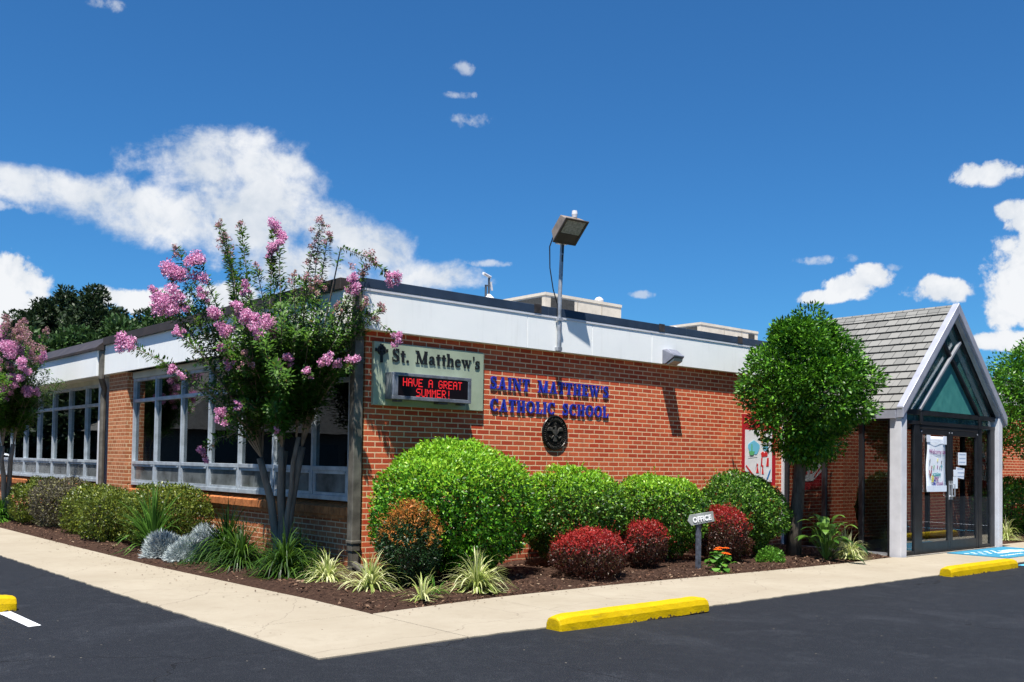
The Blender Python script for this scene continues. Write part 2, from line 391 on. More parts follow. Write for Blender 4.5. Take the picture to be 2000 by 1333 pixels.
M_GRASSG = simple('lawn_ground', (.06, .11, .03), .95, 0, .1, .35, 3, .5)

xb = [-90, -1.65, 7.15, 130]
V = []; F = []
for x in xb:
    V += [(x, -90, G(x) - .014), (x, 130, G(x) - .014)]
for i in range(3): F.append((2 * i, 2 * i + 2, 2 * i + 3, 2 * i + 1))
tag(mesh_obj('parking_lot', V, F, M_ASPH), kind='structure')
mb = MB(); mb.add([(-1500, -1500, -.4), (1500, -1500, -.4), (1500, 1500, -.4), (-1500, 1500, -.4)], [(0, 1, 2, 3)])
tag(mb.build('ground', M_GRASSG), kind='structure')
# sidewalk slabs with open control joints
def outer(x):   # kerb line of the front walk
    P = [(-2.97, -4.18), (1.32, -4.07), (6.8, -3.82), (10, -3.72), (13.5, -3.66), (60, -3.3)]
    return float(np.interp(x, [p[0] for p in P], [p[1] for p in P]))
def inner(x):   # bed edge of the front walk
    P = [(-1.9, -2.80), (-1.65, -2.78), (-1.2, -2.70), (0, -2.5), (1.76, -2.36), (5.3, -2.30), (8.8, -2.16), (8.81, -2.3), (13.1, -2.3), (13.11, -2.05), (60, -1.6)]
    return float(np.interp(x, [p[0] for p in P], [p[1] for p in P]))
mb = MB()
def slab(poly, th=.16):
    n = len(poly)
    V = [(p[0], p[1], G(p[0]) + .0) for p in poly] + [(p[0], p[1], G(p[0]) - th) for p in poly]
    mb.add(V, [tuple(range(n))] + [(i, i + n, (i + 1) % n + n, (i + 1) % n)[::1] for i in range(n)])
gp = .009
def wob(t): return .007 * math.sin(t * 9.1) + .006 * math.sin(t * 23.7 + 1) + .004 * math.sin(t * 51.3 + 2)
xs = [-1.65, -.1, 1.75, 3.6, 5.45, 7.15, 8.85, 10.5, 12.3, 14.2, 16.1, 18, 20, 24, 30, 40, 60]
for a, b in zip(xs[:-1], xs[1:]):
    a_, b_ = a + gp, b - gp
    k = [a_ + (b_ - a_) * i / 24 for i in range(25)] if b < 15 else [a_ + (b_ - a_) * i / 4 for i in range(5)]
    slab([(x, outer(x) + wob(x)) for x in k] + [(x, inner(x) - .0) for x in k[::-1]])
slab([(-2.975, -4.18), (-1.65 - gp, outer(-1.65)), (-1.65 - gp, -2.77 - gp), (-2.975, -2.77 - gp)])
ys = [-2.77, -1.0, .75, 2.5, 4.25, 6.0, 7.8, 9.6, 11.4, 13.2, 15, 17, 20, 24]
def lx(y): return float(np.interp(y, [-2.77, -.63, 1.97, 5.0, 9.7, 24], [-1.60, -1.70, -1.80, -1.79, -1.74, -1.75]))
for a, b in zip(ys[:-1], ys[1:]):
    k = [a + gp + (b - a - 2 * gp) * i / 24 for i in range(25)]
    slab([(-2.975 + wob(y), y) for y in k[::-1]] + [(min(lx(y), -1.652), y) for y in k])
tag(mb.build('sidewalk', M_SIDE, bevel=.004, seg=1), kind='structure')
# mulch bed, gently mounded
rs = np.random.RandomState(3)
def hn(x, y): return .018 * math.sin(x * 2.1 + 1) * math.cos(y * 2.7) + .012 * math.sin(x * 5.3 + y * 3.1) + .008 * math.sin(11 * x - 7 * y)
def bed_grid(fn, nu, nv):
    V = []; F = []
    for i in range(nu + 1):
        for j in range(nv + 1):
            x, y, e = fn(i / nu, j / nv)
            V.append((x, y, G(x) - .012 + (.05 + hn(x, y)) * min(1, e * 5)))
    for i in range(nu):
        for j in range(nv): F.append((i * (nv + 1) + j, (i + 1) * (nv + 1) + j, (i + 1) * (nv + 1) + j + 1, i * (nv + 1) + j + 1))
    return V, F
V1, F1 = bed_grid(lambda u, v: ((lambda x: (x, inner(x) + v * (0.05 - inner(x)), v if x > -1.3 else max(0, min(v, (x - lx(inner(x) + v * (.05 - inner(x)))) / 1.2))))(-1.84 + u * 10.64)), 130, 34)
V2, F2 = bed_grid(lambda u, v: ((lambda y: (lx(y) + v * (.05 - lx(y)), y, min(v, 1)))(.05 + u * 18)), 120, 22)
V3, F3 = bed_grid(lambda u, v: ((lambda x: (x, inner(x) + v * (0.05 - inner(x)), v))(13.12 + u * 12)), 30, 12)
o = len(V1); V = V1 + V2 + V3; F = F1 + [tuple(i + o for i in f) for f in F2] + [tuple(i + o + len(V2) for i in f) for f in F3]
tag(mesh_obj('mulch_bed', V, [f[::-1] for f in F], M_MULCH, smooth=True), kind='structure')

def rand_dirs(n, r):
    v = r.normal(size=(n, 3)); return v / np.linalg.norm(v, axis=1)[:, None]
def norm(v): return v / np.maximum(np.linalg.norm(v, axis=1)[:, None], 1e-6)
def leaf_quads(P, A, N, L, W, r, fold=.12):
    """rhombic leaves from P along A, blade normal about N"""
    A = norm(A); B = norm(np.cross(N, A)); Nn = np.cross(A, B)
    L = np.asarray(L).reshape(-1, 1); W = np.asarray(W).reshape(-1, 1)
    mid = P + A * L * .45 + Nn * L * fold
    return np.stack([P, mid + B * W / 2, P + A * L, mid - B * W / 2], axis=1)
def f_foliage(stops, trans=.3, rough=.38, tcol=None, spec=.5):
    rough = max(rough, .42); spec = min(spec, .36)
    def f(t):
        ri = t.node('ShaderNodeNewGeometry').outputs['Random Per Island']
        c = t.ramp(ri, stops)
        n = t.noise(world_co(t), 2.6, 3, .5)
        c = t.mix(t.math('MULTIPLY', t.math('SUBTRACT', n, .45, clamp=True), 1.3), c, stops[min(2, len(stops) - 1)][1])
        b = t.node('ShaderNodeBsdfPrincipled', ins={'Base Color': c, 'Roughness': rough, 'Specular IOR Level': spec})
        tc_ = t.mix(.5, c, tcol or stops[min(2, len(stops) - 1)][1])
        tr = t.node('ShaderNodeBsdfTranslucent', ins={'Color': tc_})
        mx = t.node('ShaderNodeMixShader', ins={0: trans, 1: b.outputs[0], 2: tr.outputs[0]})
        t.l.new(mx.outputs[0], t.out.inputs[0])
    return f
def chips():
    r = np.random.RandomState(5); n = 15000
    side = r.rand(n) < .62
    x = np.where(side, -1.6 + r.rand(n) * 10.3, -1.72 + r.rand(n) * 1.7); 
    y = np.empty(n)
    for i in range(n):
        if side[i]: y[i] = inner(x[i]) + .01 + (r.rand() ** 1.5) * 2.3
        else: y[i] = .05 + r.rand() * 11
    z = np.array([G(a) + .045 + hn(a, b) for a, b in zip(x, y)]) + r.rand(n) * .006
    edge = np.array([min(1, abs(b - inner(a)) / .45) if s else min(1, abs(a - lx(b)) / .3) for a, b, s in zip(x, y, side)])
    z = z - .05 * (1 - edge)
    P = np.stack([x, y, z], 1); A = rand_dirs(n, r); A[:, 2] *= .35
    N = rand_dirs(n, r) * .5; N[:, 2] = 1
    L = .015 + r.rand(n) ** 2 * .05; W = L * (.25 + r.rand(n) * .4)
    return leaf_quads(P, A, N, L, W, r, .06)
M_CHIP = mat('bark_chips', f_foliage([(0, (.02, .012, .008)), (.35, (.06, .030, .020)), (.7, (.11, .058, .036)), (.93, (.20, .13, .085)), (1, (.28, .21, .15))], trans=0, rough=.9, spec=.15))
tag(quads_obj('mulch_chips', chips(), M_CHIP), 'loose brown bark chips covering the planting bed', 'mulch', kind='stuff')
def litter():
    r = np.random.RandomState(8); n = 620
    P = []
    for i in range(n):
        if r.rand() < .55:
            y = -2.2 + r.rand() * 9; x = lx(y) - abs(r.normal()) * .28
        else:
            x = -1.6 + r.rand() * 10; y = inner(x) - abs(r.normal()) * .16
        P.append((x, y, G(x) + .004))
    P = np.array(P); A = rand_dirs(n, r); A[:, 2] = .05; N = np.tile([0., 0, 1], (n, 1)) + rand_dirs(n, r) * .3
    L = .008 + r.rand(n) ** 2 * .03
    return leaf_quads(P, A, N, L, L * .5, r, .05)
tag(quads_obj('leaf_litter', litter(), M_CHIP), 'scattered dry bits of leaf and bark on the concrete walk', 'leaf litter', kind='stuff')

# ------------------------------------------------------------------ school building
school = empty('school_building', (0, 0, 0), 'low flat roofed brick school wing with white fascia and banded windows', 'building')
XE = 26.0
# walls
mb = MB(); mb.box((0.0, 0, -.35), (8.84, .3, 3.0)); mb.build('wall', M_BRICK, school)
mb = MB(); mb.box((12.78, 0, -.35), (XE, .3, 3.0)); mb.build('wall', M_BRICK, school)
mb = MB(); mb.box((.02, .3, -.35), (.30, 18.5, .64)); mb.build('wall', M_BRICKS, school)
# return of the corner pier (side face) and brick pilaster between the two window bands
mb = MB(); mb.box((-.012, .004, -.35), (.29, .26, 2.93)); mb.build('corner_pier', M_BRICKS, school)
def f_pil(t):
    co = world_co(t); sep = t.node('ShaderNodeSeparateXYZ', ins={0: co})
    s = t.math('ADD', sep.outputs[0], sep.outputs[1])
    # same bond wraps the corner
    cmb = t.node('ShaderNodeCombineXYZ', ins={0: s, 1: sep.outputs[2], 2: 0.0})
    off = t.node('ShaderNodeVectorMath', operation='ADD', ins={0: cmb.outputs[0], 1: (40.0, 20.018, 0)})
    b = t.node('ShaderNodeTexBrick', ins={'Vector': off.outputs[0], 'Scale': 1.0, 'Mortar Size': .0065, 'Mortar Smooth': .25, 'Bias': -.1,
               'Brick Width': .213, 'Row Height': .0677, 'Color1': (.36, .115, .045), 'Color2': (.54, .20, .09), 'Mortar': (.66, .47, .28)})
    b.squash = .5; b.squash_frequency = 6
    n2 = t.noise(co, 60, 4, .6); n3 = t.noise(co, 200, 2)
    c = t.mix(t.math('MULTIPLY', t.math('SUBTRACT', n2, .45, clamp=True), 1.1), b.outputs[0], (.12, .045, .03))
    c = t.mix(b.outputs[1], c, (.66, .47, .28))
    pbsdf(t, c, .85, 0, .25, bump=t.math('SUBTRACT', t.math('MULTIPLY', n3, .25), b.outputs[1]), bstr=.8, bdist=.006)
M_PIL = mat('brick_pilaster', f_pil)
mb = MB(); mb.box((-.137, 7.78, -.35), (.3, 8.74, 2.90)); mb.build('pilaster', M_PIL, school)
# brick rowlock sill under the long window band
mb = MB()
for (ya, yb) in ((.262, 7.776), (9.42, 18.5)):
    y = ya
    while y < yb - .04:
        y2 = min(y + .0672, yb)
        dz = rnd.uniform(-.002, .002); dx = rnd.uniform(-.003, .003)
        mb.prism([(-.055 + dx, .655 + dz), (-.055 + dx, .75 + dz), (.12, .832 + dz), (.12, .655 + dz)], 1, y + .002, y2 - .005)
        y = y2
    mb.box((-.03, ya, .60), (.14, yb, .653))
mb.build('brick_sill', M_TERRA, school)
# soffits + heads
mb = MB()
mb.box((-.20, .17, 2.872), (.18, 7.776, 2.90)); mb.box((-.05, .27, 2.755), (.10, 7.77, 2.872))
mb.box((-.30, 8.76, 2.842), (.18, 18.5, 2.87)); mb.box((-.05, 8.78, 2.755), (.10, 18.5, 2.842))
mb.build('soffit', M_CREAM, school)
# fascias: front, side, far side step
mb = MB()
for a, b in ((-.09, 2.535), (2.54, 3.815), (3.82, 5.143), (5.148, 7.7), (7.705, 10.2), (10.205, 13), (13.005, XE)):
    mb.box((a, -.095, 2.93), (b, .12, 3.43))
mb.build('fascia', M_FASCIA, school, bevel=.003, seg=1)
mb = MB()
for a, b in ((.17, 2.2), (2.205, 4.6), (4.605, 7.0), (7.005, 8.76)):
    mb.box((-.235, a, 2.872), (-.02, b, 3.42))
mb.build('fascia', M_FASCIA, school, bevel=.003, seg=1)
mb = MB(); mb.box((-.36, 8.80, 2.845), (-.05, 13.3, 3.33)); mb.build('fascia', M_FASCIA, school, bevel=.003, seg=1)
mb = MB(); mb.box((-.36, 13.305, 2.845), (-.05, 18.5, 3.33)); mb.build('fascia', M_FASCIA, school, bevel=.003, seg=1)
# reveal between fascia and coping
mb = MB(); mb.box((-.105, -.1045, 3.395), (XE, .12, 3.428)); mb.build('drip_edge', M_WHITEM, school)
# copings
mb = MB(); x = -.13
while x < XE:
    x2 = min(x + 3.05, XE); mb.prism([(-.1085, 3.43), (-.104, 3.545), (.15, 3.555), (.15, 3.43)], 0, x, x2 - .004)
    x = x2
mb.build('coping', M_COPING, school, bevel=.004, seg=1)
mb = MB()   # joint plates on the coping
for x in (2.65, 5.3, 7.35):
    mb = MB(); mb.box((x, -.112, 3.436), (x + .13, -.102, 3.556)); mb.build('coping_joint_cover', simple('stained_joint_cover', (.05, .042, .04), .6, .1, .4, .3, 9), school)
mb = MB(); mb.box((-.29, .16, 3.42), (.15, 8.70, 3.56)); mb.build('coping', M_BRONZE, school, bevel=.004, seg=1)
mb = MB(); mb.prism([(-.40, 3.33), (-.40, 3.375), (-.15, 3.60), (.3, 3.60), (.3, 3.33)], 1, 8.72, 18.6); mb.build('coping', M_BRONZE, school)
mb = MB(); mb.box((.16, .16, 3.30), (XE, 18.5, 3.40)); mb.build('roof', M_ROOF, school)
# interior shell behind the windows
mb = MB()
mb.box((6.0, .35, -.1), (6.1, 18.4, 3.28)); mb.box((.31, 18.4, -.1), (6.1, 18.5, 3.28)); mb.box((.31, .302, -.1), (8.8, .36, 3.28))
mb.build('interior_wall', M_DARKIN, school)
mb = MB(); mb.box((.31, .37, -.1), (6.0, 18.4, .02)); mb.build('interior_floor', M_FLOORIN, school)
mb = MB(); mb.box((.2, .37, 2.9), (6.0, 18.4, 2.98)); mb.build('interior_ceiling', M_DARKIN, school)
# back and end closure of the wing
mb = MB(); mb.box((.31, 18.52, -.35), (XE, 18.8, 3.28)); mb.box((XE - .3, .31, -.35), (XE, 18.5, 3.28)); mb.build('wall', M_BRICKS, school)

Z0, Z1, ZT, ZH = .832, 1.262, 2.35, 2.755
def window_bay(ya, yb, jl, jr):
    """one bay of the band: frame > pane, sash > sash panel"""
    f = MB(); t = .046
    f.box((-.03, ya, Z0), (.07, ya + (t if jl else t / 2), ZH)); f.box((-.03, yb - (t if jr else t / 2), Z0), (.07, yb, ZH))
    ia, ib = ya + (t if jl else t / 2) + .0015, yb - (t if jr else t / 2) - .0015
    f.box((-.024, ia, ZH - .055), (.066, ib, ZH - .002)); f.box((-.024, ia, ZT - .03), (.066, ib, ZT + .03))
    f.box((-.034, ia, Z1 - .055), (.066, ib, Z1)); f.box((-.034, ia, Z0 + .001), (.06, ib, Z0 + .06))
    w = f.build('window', M_ALU, school, bevel=.003, seg=1)
    p = MB(); p.box((.022, ia, Z1 + .001), (.027, ib, ZT - .031)); p.box((.0225, ia, ZT + .031), (.0275, ib, ZH - .056)); p.build('pane', M_GLASS, w)
    s = MB(); za, zb = Z0 + .062, Z1 - .057
    s.box((-.022, ia + .012, za), (.02, ia + .05, zb)); s.box((-.022, ib - .05, za), (.02, ib - .012, zb))
    s.box((-.02, ia + .0515, za), (.018, ib - .0515, za + .035)); s.box((-.02, ia + .0515, zb - .04), (.018, ib - .0515, zb))
    s.box((-.045, ia + .03, zb - .028), (-.0235, ia + .09, zb - .008))
    s.build('sash', M_ALU, w)
    q = MB(); q.box((.0, ia + .053, za + .036), (.006, ib - .053, zb - .041)); q.build('sash_panel', M_SASHP, w)
ml = [.30, 1.23, 2.32, 3.40, 4.47, 5.56, 6.70, 7.775]
for i in range(7): window_bay(ml[i], ml[i + 1], i == 0, i == 6)
ml = [9.44, 10.45, 11.52, 12.68, 13.80, 14.92, 16.1, 17.3]
for i in range(7): window_bay(ml[i] + .002, ml[i + 1], i == 0, i == 6)
# corner post beside the pilaster, downspouts
mb = MB(); mb.box((-.11, 9.05, .02), (.1, 9.42, 2.84)); mb.build('window_post', M_WHITEM, school)
mb = MB(); mb.tube([(-.27, 8.79, 3.32), (-.27, 8.79, 2.80), (-.19, 8.86, 2.62), (-.19, 8.90, 2.5), (-.19, 8.90, .05)], .055, 8); mb.build('downspout', M_DSP, school)
mb = MB()
mb.box((-.175, -.03, .25), (-.055, .085, 2.80)); mb.box((-.17, -.025, 2.80), (-.06, .08, 3.43)); mb.box((-.185, -.04, .34), (-.045, .095, .38)); mb.box((-.185, -.04, 2.52), (-.045, .095, 2.56))
mb.box((-.165, -.02, .02), (-.065, .075, .25)); mb.tube([(-.115, .03, .10), (-.115, -.10, .06), (-.115, -.22, .03)], .05, 8)
mb.build('downspout', M_DSP, school, bevel=.008)

# ------------------------------------------------------------------ stroke lettering (bold roman capitals, built as real raised letters)
def arc(cx, cy, rx, ry, a0, a1, tx, ty, n=18):
    P = []
    A = [math.radians(a0 + (a1 - a0) * i / n) for i in range(n + 1)]
    P += [(cx + rx * math.cos(a), cy + ry * math.sin(a)) for a in A]
    P += [(cx + (rx - tx) * math.cos(a), cy + (ry - ty) * math.sin(a)) for a in A[::-1]]
    out = []
    for i in range(n):
        out.append([P[i], P[i + 1], P[2 * n - i], P[2 * n + 1 - i]])
    return out
def R(x0, y0, x1, y1): return [[(x0, y0), (x1, y0), (x1, y1), (x0, y1)]]
def D(x0, y0, x1, y1, w): return [[(x0, y0), (x0 + w, y0), (x1 + w, y1), (x1, y1)]]
K, H_ = .19, .075
def sf(x, y, w=.32): return R(x - w / 2, y, x + w / 2, y + .065)
GL = {
 'I': (.36, R(.18 - K / 2, 0, .18 + K / 2, 1) + sf(.18, 0) + sf(.18, .935)),
 'L': (.66, R(.1, 0, .1 + K, 1) + sf(.195, .935, .34) + R(.02, 0, .62, .075) + [[(.50, .07), (.62, .07), (.64, .34), (.60, .34)]]),
 'T': (.70, R(.35 - K / 2, 0, .35 + K / 2, 1) + sf(.35, 0, .36) + R(.03, .92, .67, 1) + [[(.03, .93), (.11, .93), (.06, .70), (.03, .70)], [(.59, .93), (.67, .93), (.67, .70), (.64, .70)]]),
 'H': (.86, R(.1, 0, .1 + K, 1) + R(.57, 0, .57 + K, 1) + R(.28, .47, .58, .545) + sf(.195, 0) + sf(.195, .935) + sf(.665, 0) + sf(.665, .935)),
 'N': (.88, R(.13, 0, .20, 1) + R(.66, 0, .73, 1) + D(.62, 0, .08, 1, .21) + sf(.165, 0, .3) + sf(.695, .935, .3) + R(.0, .935, .25, 1)),
 'M': (1.06, R(.13, 0, .20, 1) + R(.75, 0, .75 + K, 1) + D(.44, 0, .09, 1, .19) + D(.50, 0, .78, 1, .08) + sf(.165, 0, .3) + sf(.845, 0, .3) + R(.0, .935, .25, 1) + R(.76, .935, 1.0, 1)),
 'A': (.84, D(.10, 0, .37, 1, .075) + D(.53, 0, .33, 1, .20) + R(.22, .28, .58, .345) + sf(.13, 0, .28) + sf(.64, 0, .34)),
 'E': (.72, R(.1, 0, .1 + K, 1) + R(.02, 0, .66, .07) + R(.02, .93, .64, 1) + R(.28, .47, .50, .54) + [[(.56, .06), (.66, .06), (.68, .28), (.64, .28)], [(.56, .94), (.64, .94), (.64, .74), (.61, .74)]] + R(.47, .38, .51, .63)),
 'W': (1.16, D(.27, 0, .05, 1, .18) + D(.31, 0, .53, 1, .07) + D(.68, 0, .46, 1, .18) + D(.72, 0, .98, 1, .07) + R(0, .935, .30, 1) + R(.40, .935, .70, 1) + R(.88, .935, 1.12, 1)),
 'S': (.62, arc(.30, .735, .26, .265, 30, 270, .17, .085) + arc(.30, .265, .28, .265, 90, -150, .18, .085) + D(.38, .40, .10, .66, .19) + R(.49, .68, .54, .99) + R(.03, .01, .08, .33)),
 'C': (.80, arc(.44, .5, .41, .5, 40, 320, .20, .075, 26) + R(.70, .68, .75, .99)),
 'O': (.90, arc(.44, .5, .42, .5, 0, 360, .19, .075, 30)),
 "'": (.22, [[(.08, .98), (.20, .98), (.13, .66), (.10, .66)]]),
 '.': (.26, arc(.12, .09, .095, .095, 0, 360, .09, .09, 10)),
 't': (.42, R(.12, .08, .29, .86) + R(.02, .60, .40, .67) + arc(.28, .12, .16, .13, 180, 300, .12, .06, 8)),
 'a': (.58, arc(.26, .47, .21, .20, 10, 170, .13, .07, 10) + R(.32, .06, .48, .50) + arc(.22, .17, .19, .18, 60, 300, .12, .06, 12) + R(.46, .0, .56, .07)),
 'h': (.66, R(.07, 0, .23, 1) + R(0, .93, .16, 1) + R(.42, 0, .58, .46) + arc(.36, .44, .22, .24, 0, 165, .15, .08, 10) + sf(.15, 0, .26) + sf(.50, 0, .26)),
 'e': (.56, arc(.28, .33, .26, .33, 20, 320, .15, .065, 18) + R(.12, .36, .52, .425)),
 'w': (.92, D(.22, 0, .04, .66, .15) + D(.26, 0, .42, .66, .055) + D(.54, 0, .36, .66, .15) + D(.58, 0, .76, .66, .055) + R(0, .60, .24, .66) + R(.32, .60, .56, .66) + R(.68, .60, .88, .66)),
 's': (.48, arc(.22, .49, .19, .175, 30, 270, .12, .065, 10) + arc(.22, .175, .20, .175, 90, -150, .13, .065, 10) + D(.28, .26, .06, .42, .15) + R(.36, .42, .40, .65) + R(.02, .01, .06, .22)),
}
BOLD = .013
def letter_mb(ch, x, z, s, y0, th, sx=1.0):
    b = MB(); j = 0
    for poly in GL[ch][1]:
        j += 1
        cx_ = sum(p[0] for p in poly) / len(poly); cz_ = sum(p[1] for p in poly) / len(poly); e_ = BOLD
        poly = [(p[0] + math.copysign(e_, p[0] - cx_), p[1] + math.copysign(e_ * .8, p[1] - cz_)) for p in poly]
        b.prism([(x + p[0] * s * sx, z + p[1] * s) for p in poly], 1, y0 - th - .0004 * (j % 7), y0 + .0003 * (j % 5))
    return b
def text_w(txt, s, sp, sx, space): return sum((space if c == ' ' else GL[c][0] * sx) * s + sp * s for c in txt)

def f_blue(t):
    co = world_co(t); pbsdf(t, t.ramp(t.noise(co, 9, 4), [(.3, (.012, .026, .27)), (.7, (.022, .045, .40))]), .38, 0, .5)
M_BLUE = mat('blue_enamel', f_blue)
wl = empty('wall_lettering', (1.95, 0, 2.02), "blue raised capitals in two lines on the brick wall, SAINT MATTHEW'S CATHOLIC SCHOOL", 'lettering')
for txt, z, xa, xb_ in (("SAINT  MATTHEW'S", 2.335, 1.955, 4.285), ("CATHOLIC  SCHOOL", 2.035, 1.955, 4.285)):
    s = .168; sp = .09; sxx = (xb_ - xa) / text_w(txt, s, sp, 1.0, .28)
    x = xa
    for c in txt:
        if c == ' ': x += (.28 + sp) * s * sxx; continue
        letter_mb(c, x, z, s, -.003, .014, sxx).build('letter', M_BLUE, wl)
        x += (GL[c][0] + sp) * s * sxx

# ------------------------------------------------------------------ sign board with message display
sign = empty('school_sign', (.93, 0, 2.02), "sage green wall sign reading St. Matthew's with a lit message display", 'sign')
M_SAGE = simple('sage_green_panel', (.34, .40, .29), .6, 0, .4, .12, 1.7)
mb = MB(); mb.box((.075, -.055, 2.022), (1.80, -.002, 2.80)); mb.build('panel', M_SAGE, sign, bevel=.004, seg=1)
mb = MB(); mb.box((1.525, -.0565, 2.022), (1.531, -.0552, 2.11)); mb.build('panel_seam', M_BLACK, sign)
M_SBLK = simple('black_letter_face', (.012, .013, .013), .45, 0, .4, .2, 9)
x = .335; s = .162; txt = "St. Matthew's"; sxx = (1.745 - .335) / text_w(txt, s, .05, 1.0, .42)
for c in txt:
    if c == ' ': x += (.42 + .05) * s * sxx; continue
    letter_mb(c, x, 2.572, s, -.0565, .007, sxx).build('letter', M_SBLK, sign); x += (GL[c][0] + .05) * s * sxx
mb = MB(); cx, cz = .175, 2.695
mb.box((cx - .014, -.0800, 2.545), (cx + .014, -.0565, 2.765)); mb.box((cx - .085, -.0796, cz - .013), (cx + .085, -.0563, cz + .013))
mb.box((cx - .022, -.0792, 2.755), (cx + .022, -.0561, 2.768)); mb.box((cx - .09, -.0790, cz - .02), (cx - .078, -.056, cz + .02)); mb.box((cx + .078, -.0790, cz - .02), (cx + .09, -.056, cz + .02))
for q in arc(cx, cz, .06, .06, 0, 360, .018, .018, 28): mb.prism(q, 1, -.0805, -.0562)
mb.build('celtic_cross', M_SBLK, sign)
M_CAB = simple('grey_display_cabinet', (.24, .26, .30), .4, .5, .5, .3, 5)
mb = MB(); ya, yb = -.235, -.057
mb.box((.24, ya + .012, 2.095), (1.455, yb, 2.425))
for a, b in (((.24, ya, 2.385), (1.455, ya + .0115, 2.425)), ((.24, ya, 2.095), (1.455, ya + .0115, 2.14)), ((.24, ya, 2.141), (.315, ya + .0115, 2.384)), ((1.40, ya, 2.141), (1.455, ya + .0115, 2.384))): mb.box(a, b)
cab = mb.build('display_cabinet', M_CAB, sign, bevel=.004, seg=1)
for a, b in ((.32, .40), (.95, 1.10), (1.30, 1.38)):
    mb = MB(); mb.box((a, -.2, 2.07), (b, -.1, 2.094)); mb.build('foot', M_ALUD, cab)
def f_scr(t): pbsdf(t, (.006, .003, .004), .35, 0, .4)
mb = MB(); mb.box((.3155, ya + .004, 2.1405), (1.3995, ya + .0118, 2.3845)); mb.build('screen', mat('black_screen', f_scr), cab)
def f_led(t):
    e = t.node('ShaderNodeEmission', ins={'Color': (1.0, .035, .045), 'Strength': .62}); t.l.new(e.outputs[0], t.out.inputs[0])
F57 = {'H': '10001 10001 10001 11111 10001 10001 10001', 'A': '01110 10001 10001 11111 10001 10001 10001', 'V': '10001 10001 10001 10001 10001 01010 00100',
 'E': '11111 10000 10000 11110 10000 10000 11111', 'G': '01110 10001 10000 10111 10001 10001 01110', 'R': '11110 10001 10001 11110 10100 10010 10001',
 'T': '11111 00100 00100 00100 00100 00100 00100', 'S': '01111 10000 10000 01110 00001 00001 11110', 'U': '10001 10001 10001 10001 10001 10001 01110',
 'M': '10001 11011 10101 10101 10001 10001 10001', '!': '00100 00100 00100 00100 00100 00000 00100', ' ': '00000 00000 00000 00000 00000 00000 00000'}
mb = MB()
for txt, xa, xb_, zt in (('HAVE A GREAT', .385, 1.30, 2.362), ('SUMMER!', .585, 1.125, 2.242)):
    px = (xb_ - xa) / (len(txt) * 6 - 1); pz = .0145
    for i, c in enumerate(txt):
        for r_, row in enumerate(F57[c].split()):
            for q, v in enumerate(row):
                if v == '1':
                    x = xa + (i * 6 + q) * px; z = zt - r_ * pz
                    mb.box((x, ya + .0015, z - pz * .80), (x + px * .80, ya + .0036, z))
mb.build('message', mat('red_led', f_led), cab)

# ------------------------------------------------------------------ round seal
seal = empty('round_seal', (3.165, 0, 1.775), 'dark bronze round plaque with an eagle in relief on the brick wall', 'plaque')
def f_brz(t):
    co = world_co(t); n = t.noise(co, 40, 4); pbsdf(t, t.ramp(n, [(.3, (.010, .009, .008)), (.7, (.035, .030, .025))]), .27, .6, .6, bump=n, bstr=.25, bdist=.004)
M_BRZ = mat('black_bronze', f_brz)
M_BRZL = simple('highlight_bronze', (.11, .10, .085), .4, .5, .6, .3, 30)  # relief and rim letters lighter, metal highlights put into the colour
c = (3.165, -.003, 1.775)
mb = MB(); mb.lathe(c, [(.250, 0), (.252, .014), (.245, .022), (.232, .024), (.226, .014), (.178, .012), (.174, .020), (.166, .020), (.162, .010), (.001, .012)], 'y-', 48)
mb.build('disc', M_BRZ, seal)
mb = MB()
for k in range(44):       # raised characters round the rim
    t = 2 * math.pi * k / 44; a = c[0] + .202 * math.cos(t); b = c[2] + .202 * math.sin(t); u = Vector((math.cos(t), 0, math.sin(t))); v = Vector((-u.z, 0, u.x))
    if k % 11 == 5: continue
    w_ = .006 + .004 * ((k * 7) % 3) / 2
    P = Vector((a, 0, b)); 
    mb.bar(P - u * .014 + Vector((0, c[1] - .017, 0)), P + u * .014 + Vector((0, c[1] - .017, 0)), w_, .008, up=(0, 1, 0))
    if k % 2: mb.bar(P - v * .007 + Vector((0, c[1] - .0177, 0)), P + v * .007 + Vector((0, c[1] - .0177, 0)), .006, .008, up=(0, 1, 0))
mb.build('rim_lettering', M_BRZL, seal)
mb = MB(); Y = c[1] - .010
def relief(poly, d=.016): mb.prism([(c[0] + p[0], c[2] + p[1]) for p in poly], 1, Y - d, Y)
relief([(-.035, .045), (.035, .045), (.036, -.01), (0, -.055), (-.036, -.01)], .022)      # shield
for sg in (-1, 1):
    for k in range(6):      # wing feathers
        a = math.radians(20 + k * 15); L = .115 - k * .006
        x0, z0 = sg * .034, .035 - k * .009
        dx, dz = sg * math.cos(a - .5) * L, math.sin(a - .25) * L
        relief([(x0, z0), (x0 + dx, z0 + dz), (x0 + dx + sg * .010, z0 + dz - .018), (x0, z0 - .016)], .013 + .0008 * k)
    relief([(sg * .02, -.045), (sg * .07, -.085), (sg * .082, -.075), (sg * .034, -.03)], .015)
    relief([(sg * .06, -.07), (sg * .115, -.045), (sg * .118, -.055), (sg * .07, -.09)], .017)
relief([(-.022, -.05), (.022, -.05), (.035, -.12), (.0, -.13), (-.035, -.12)], .014)
relief([(-.014, .045), (.014, .045), (.018, .085), (-.002, .1), (-.034, .083), (-.012, .075)], .019)
for k in range(13):
    a = k * 2.4; r_ = .008 * math.sqrt(k) ; relief([(r_ * math.cos(a) + .005 * math.cos(q * 1.257 + a), .125 + r_ * math.sin(a) + .005 * math.sin(q * 1.257 + a)) for q in range(5)], .012)
mb.build('eagle_relief', M_BRZL, seal, bevel=.003)

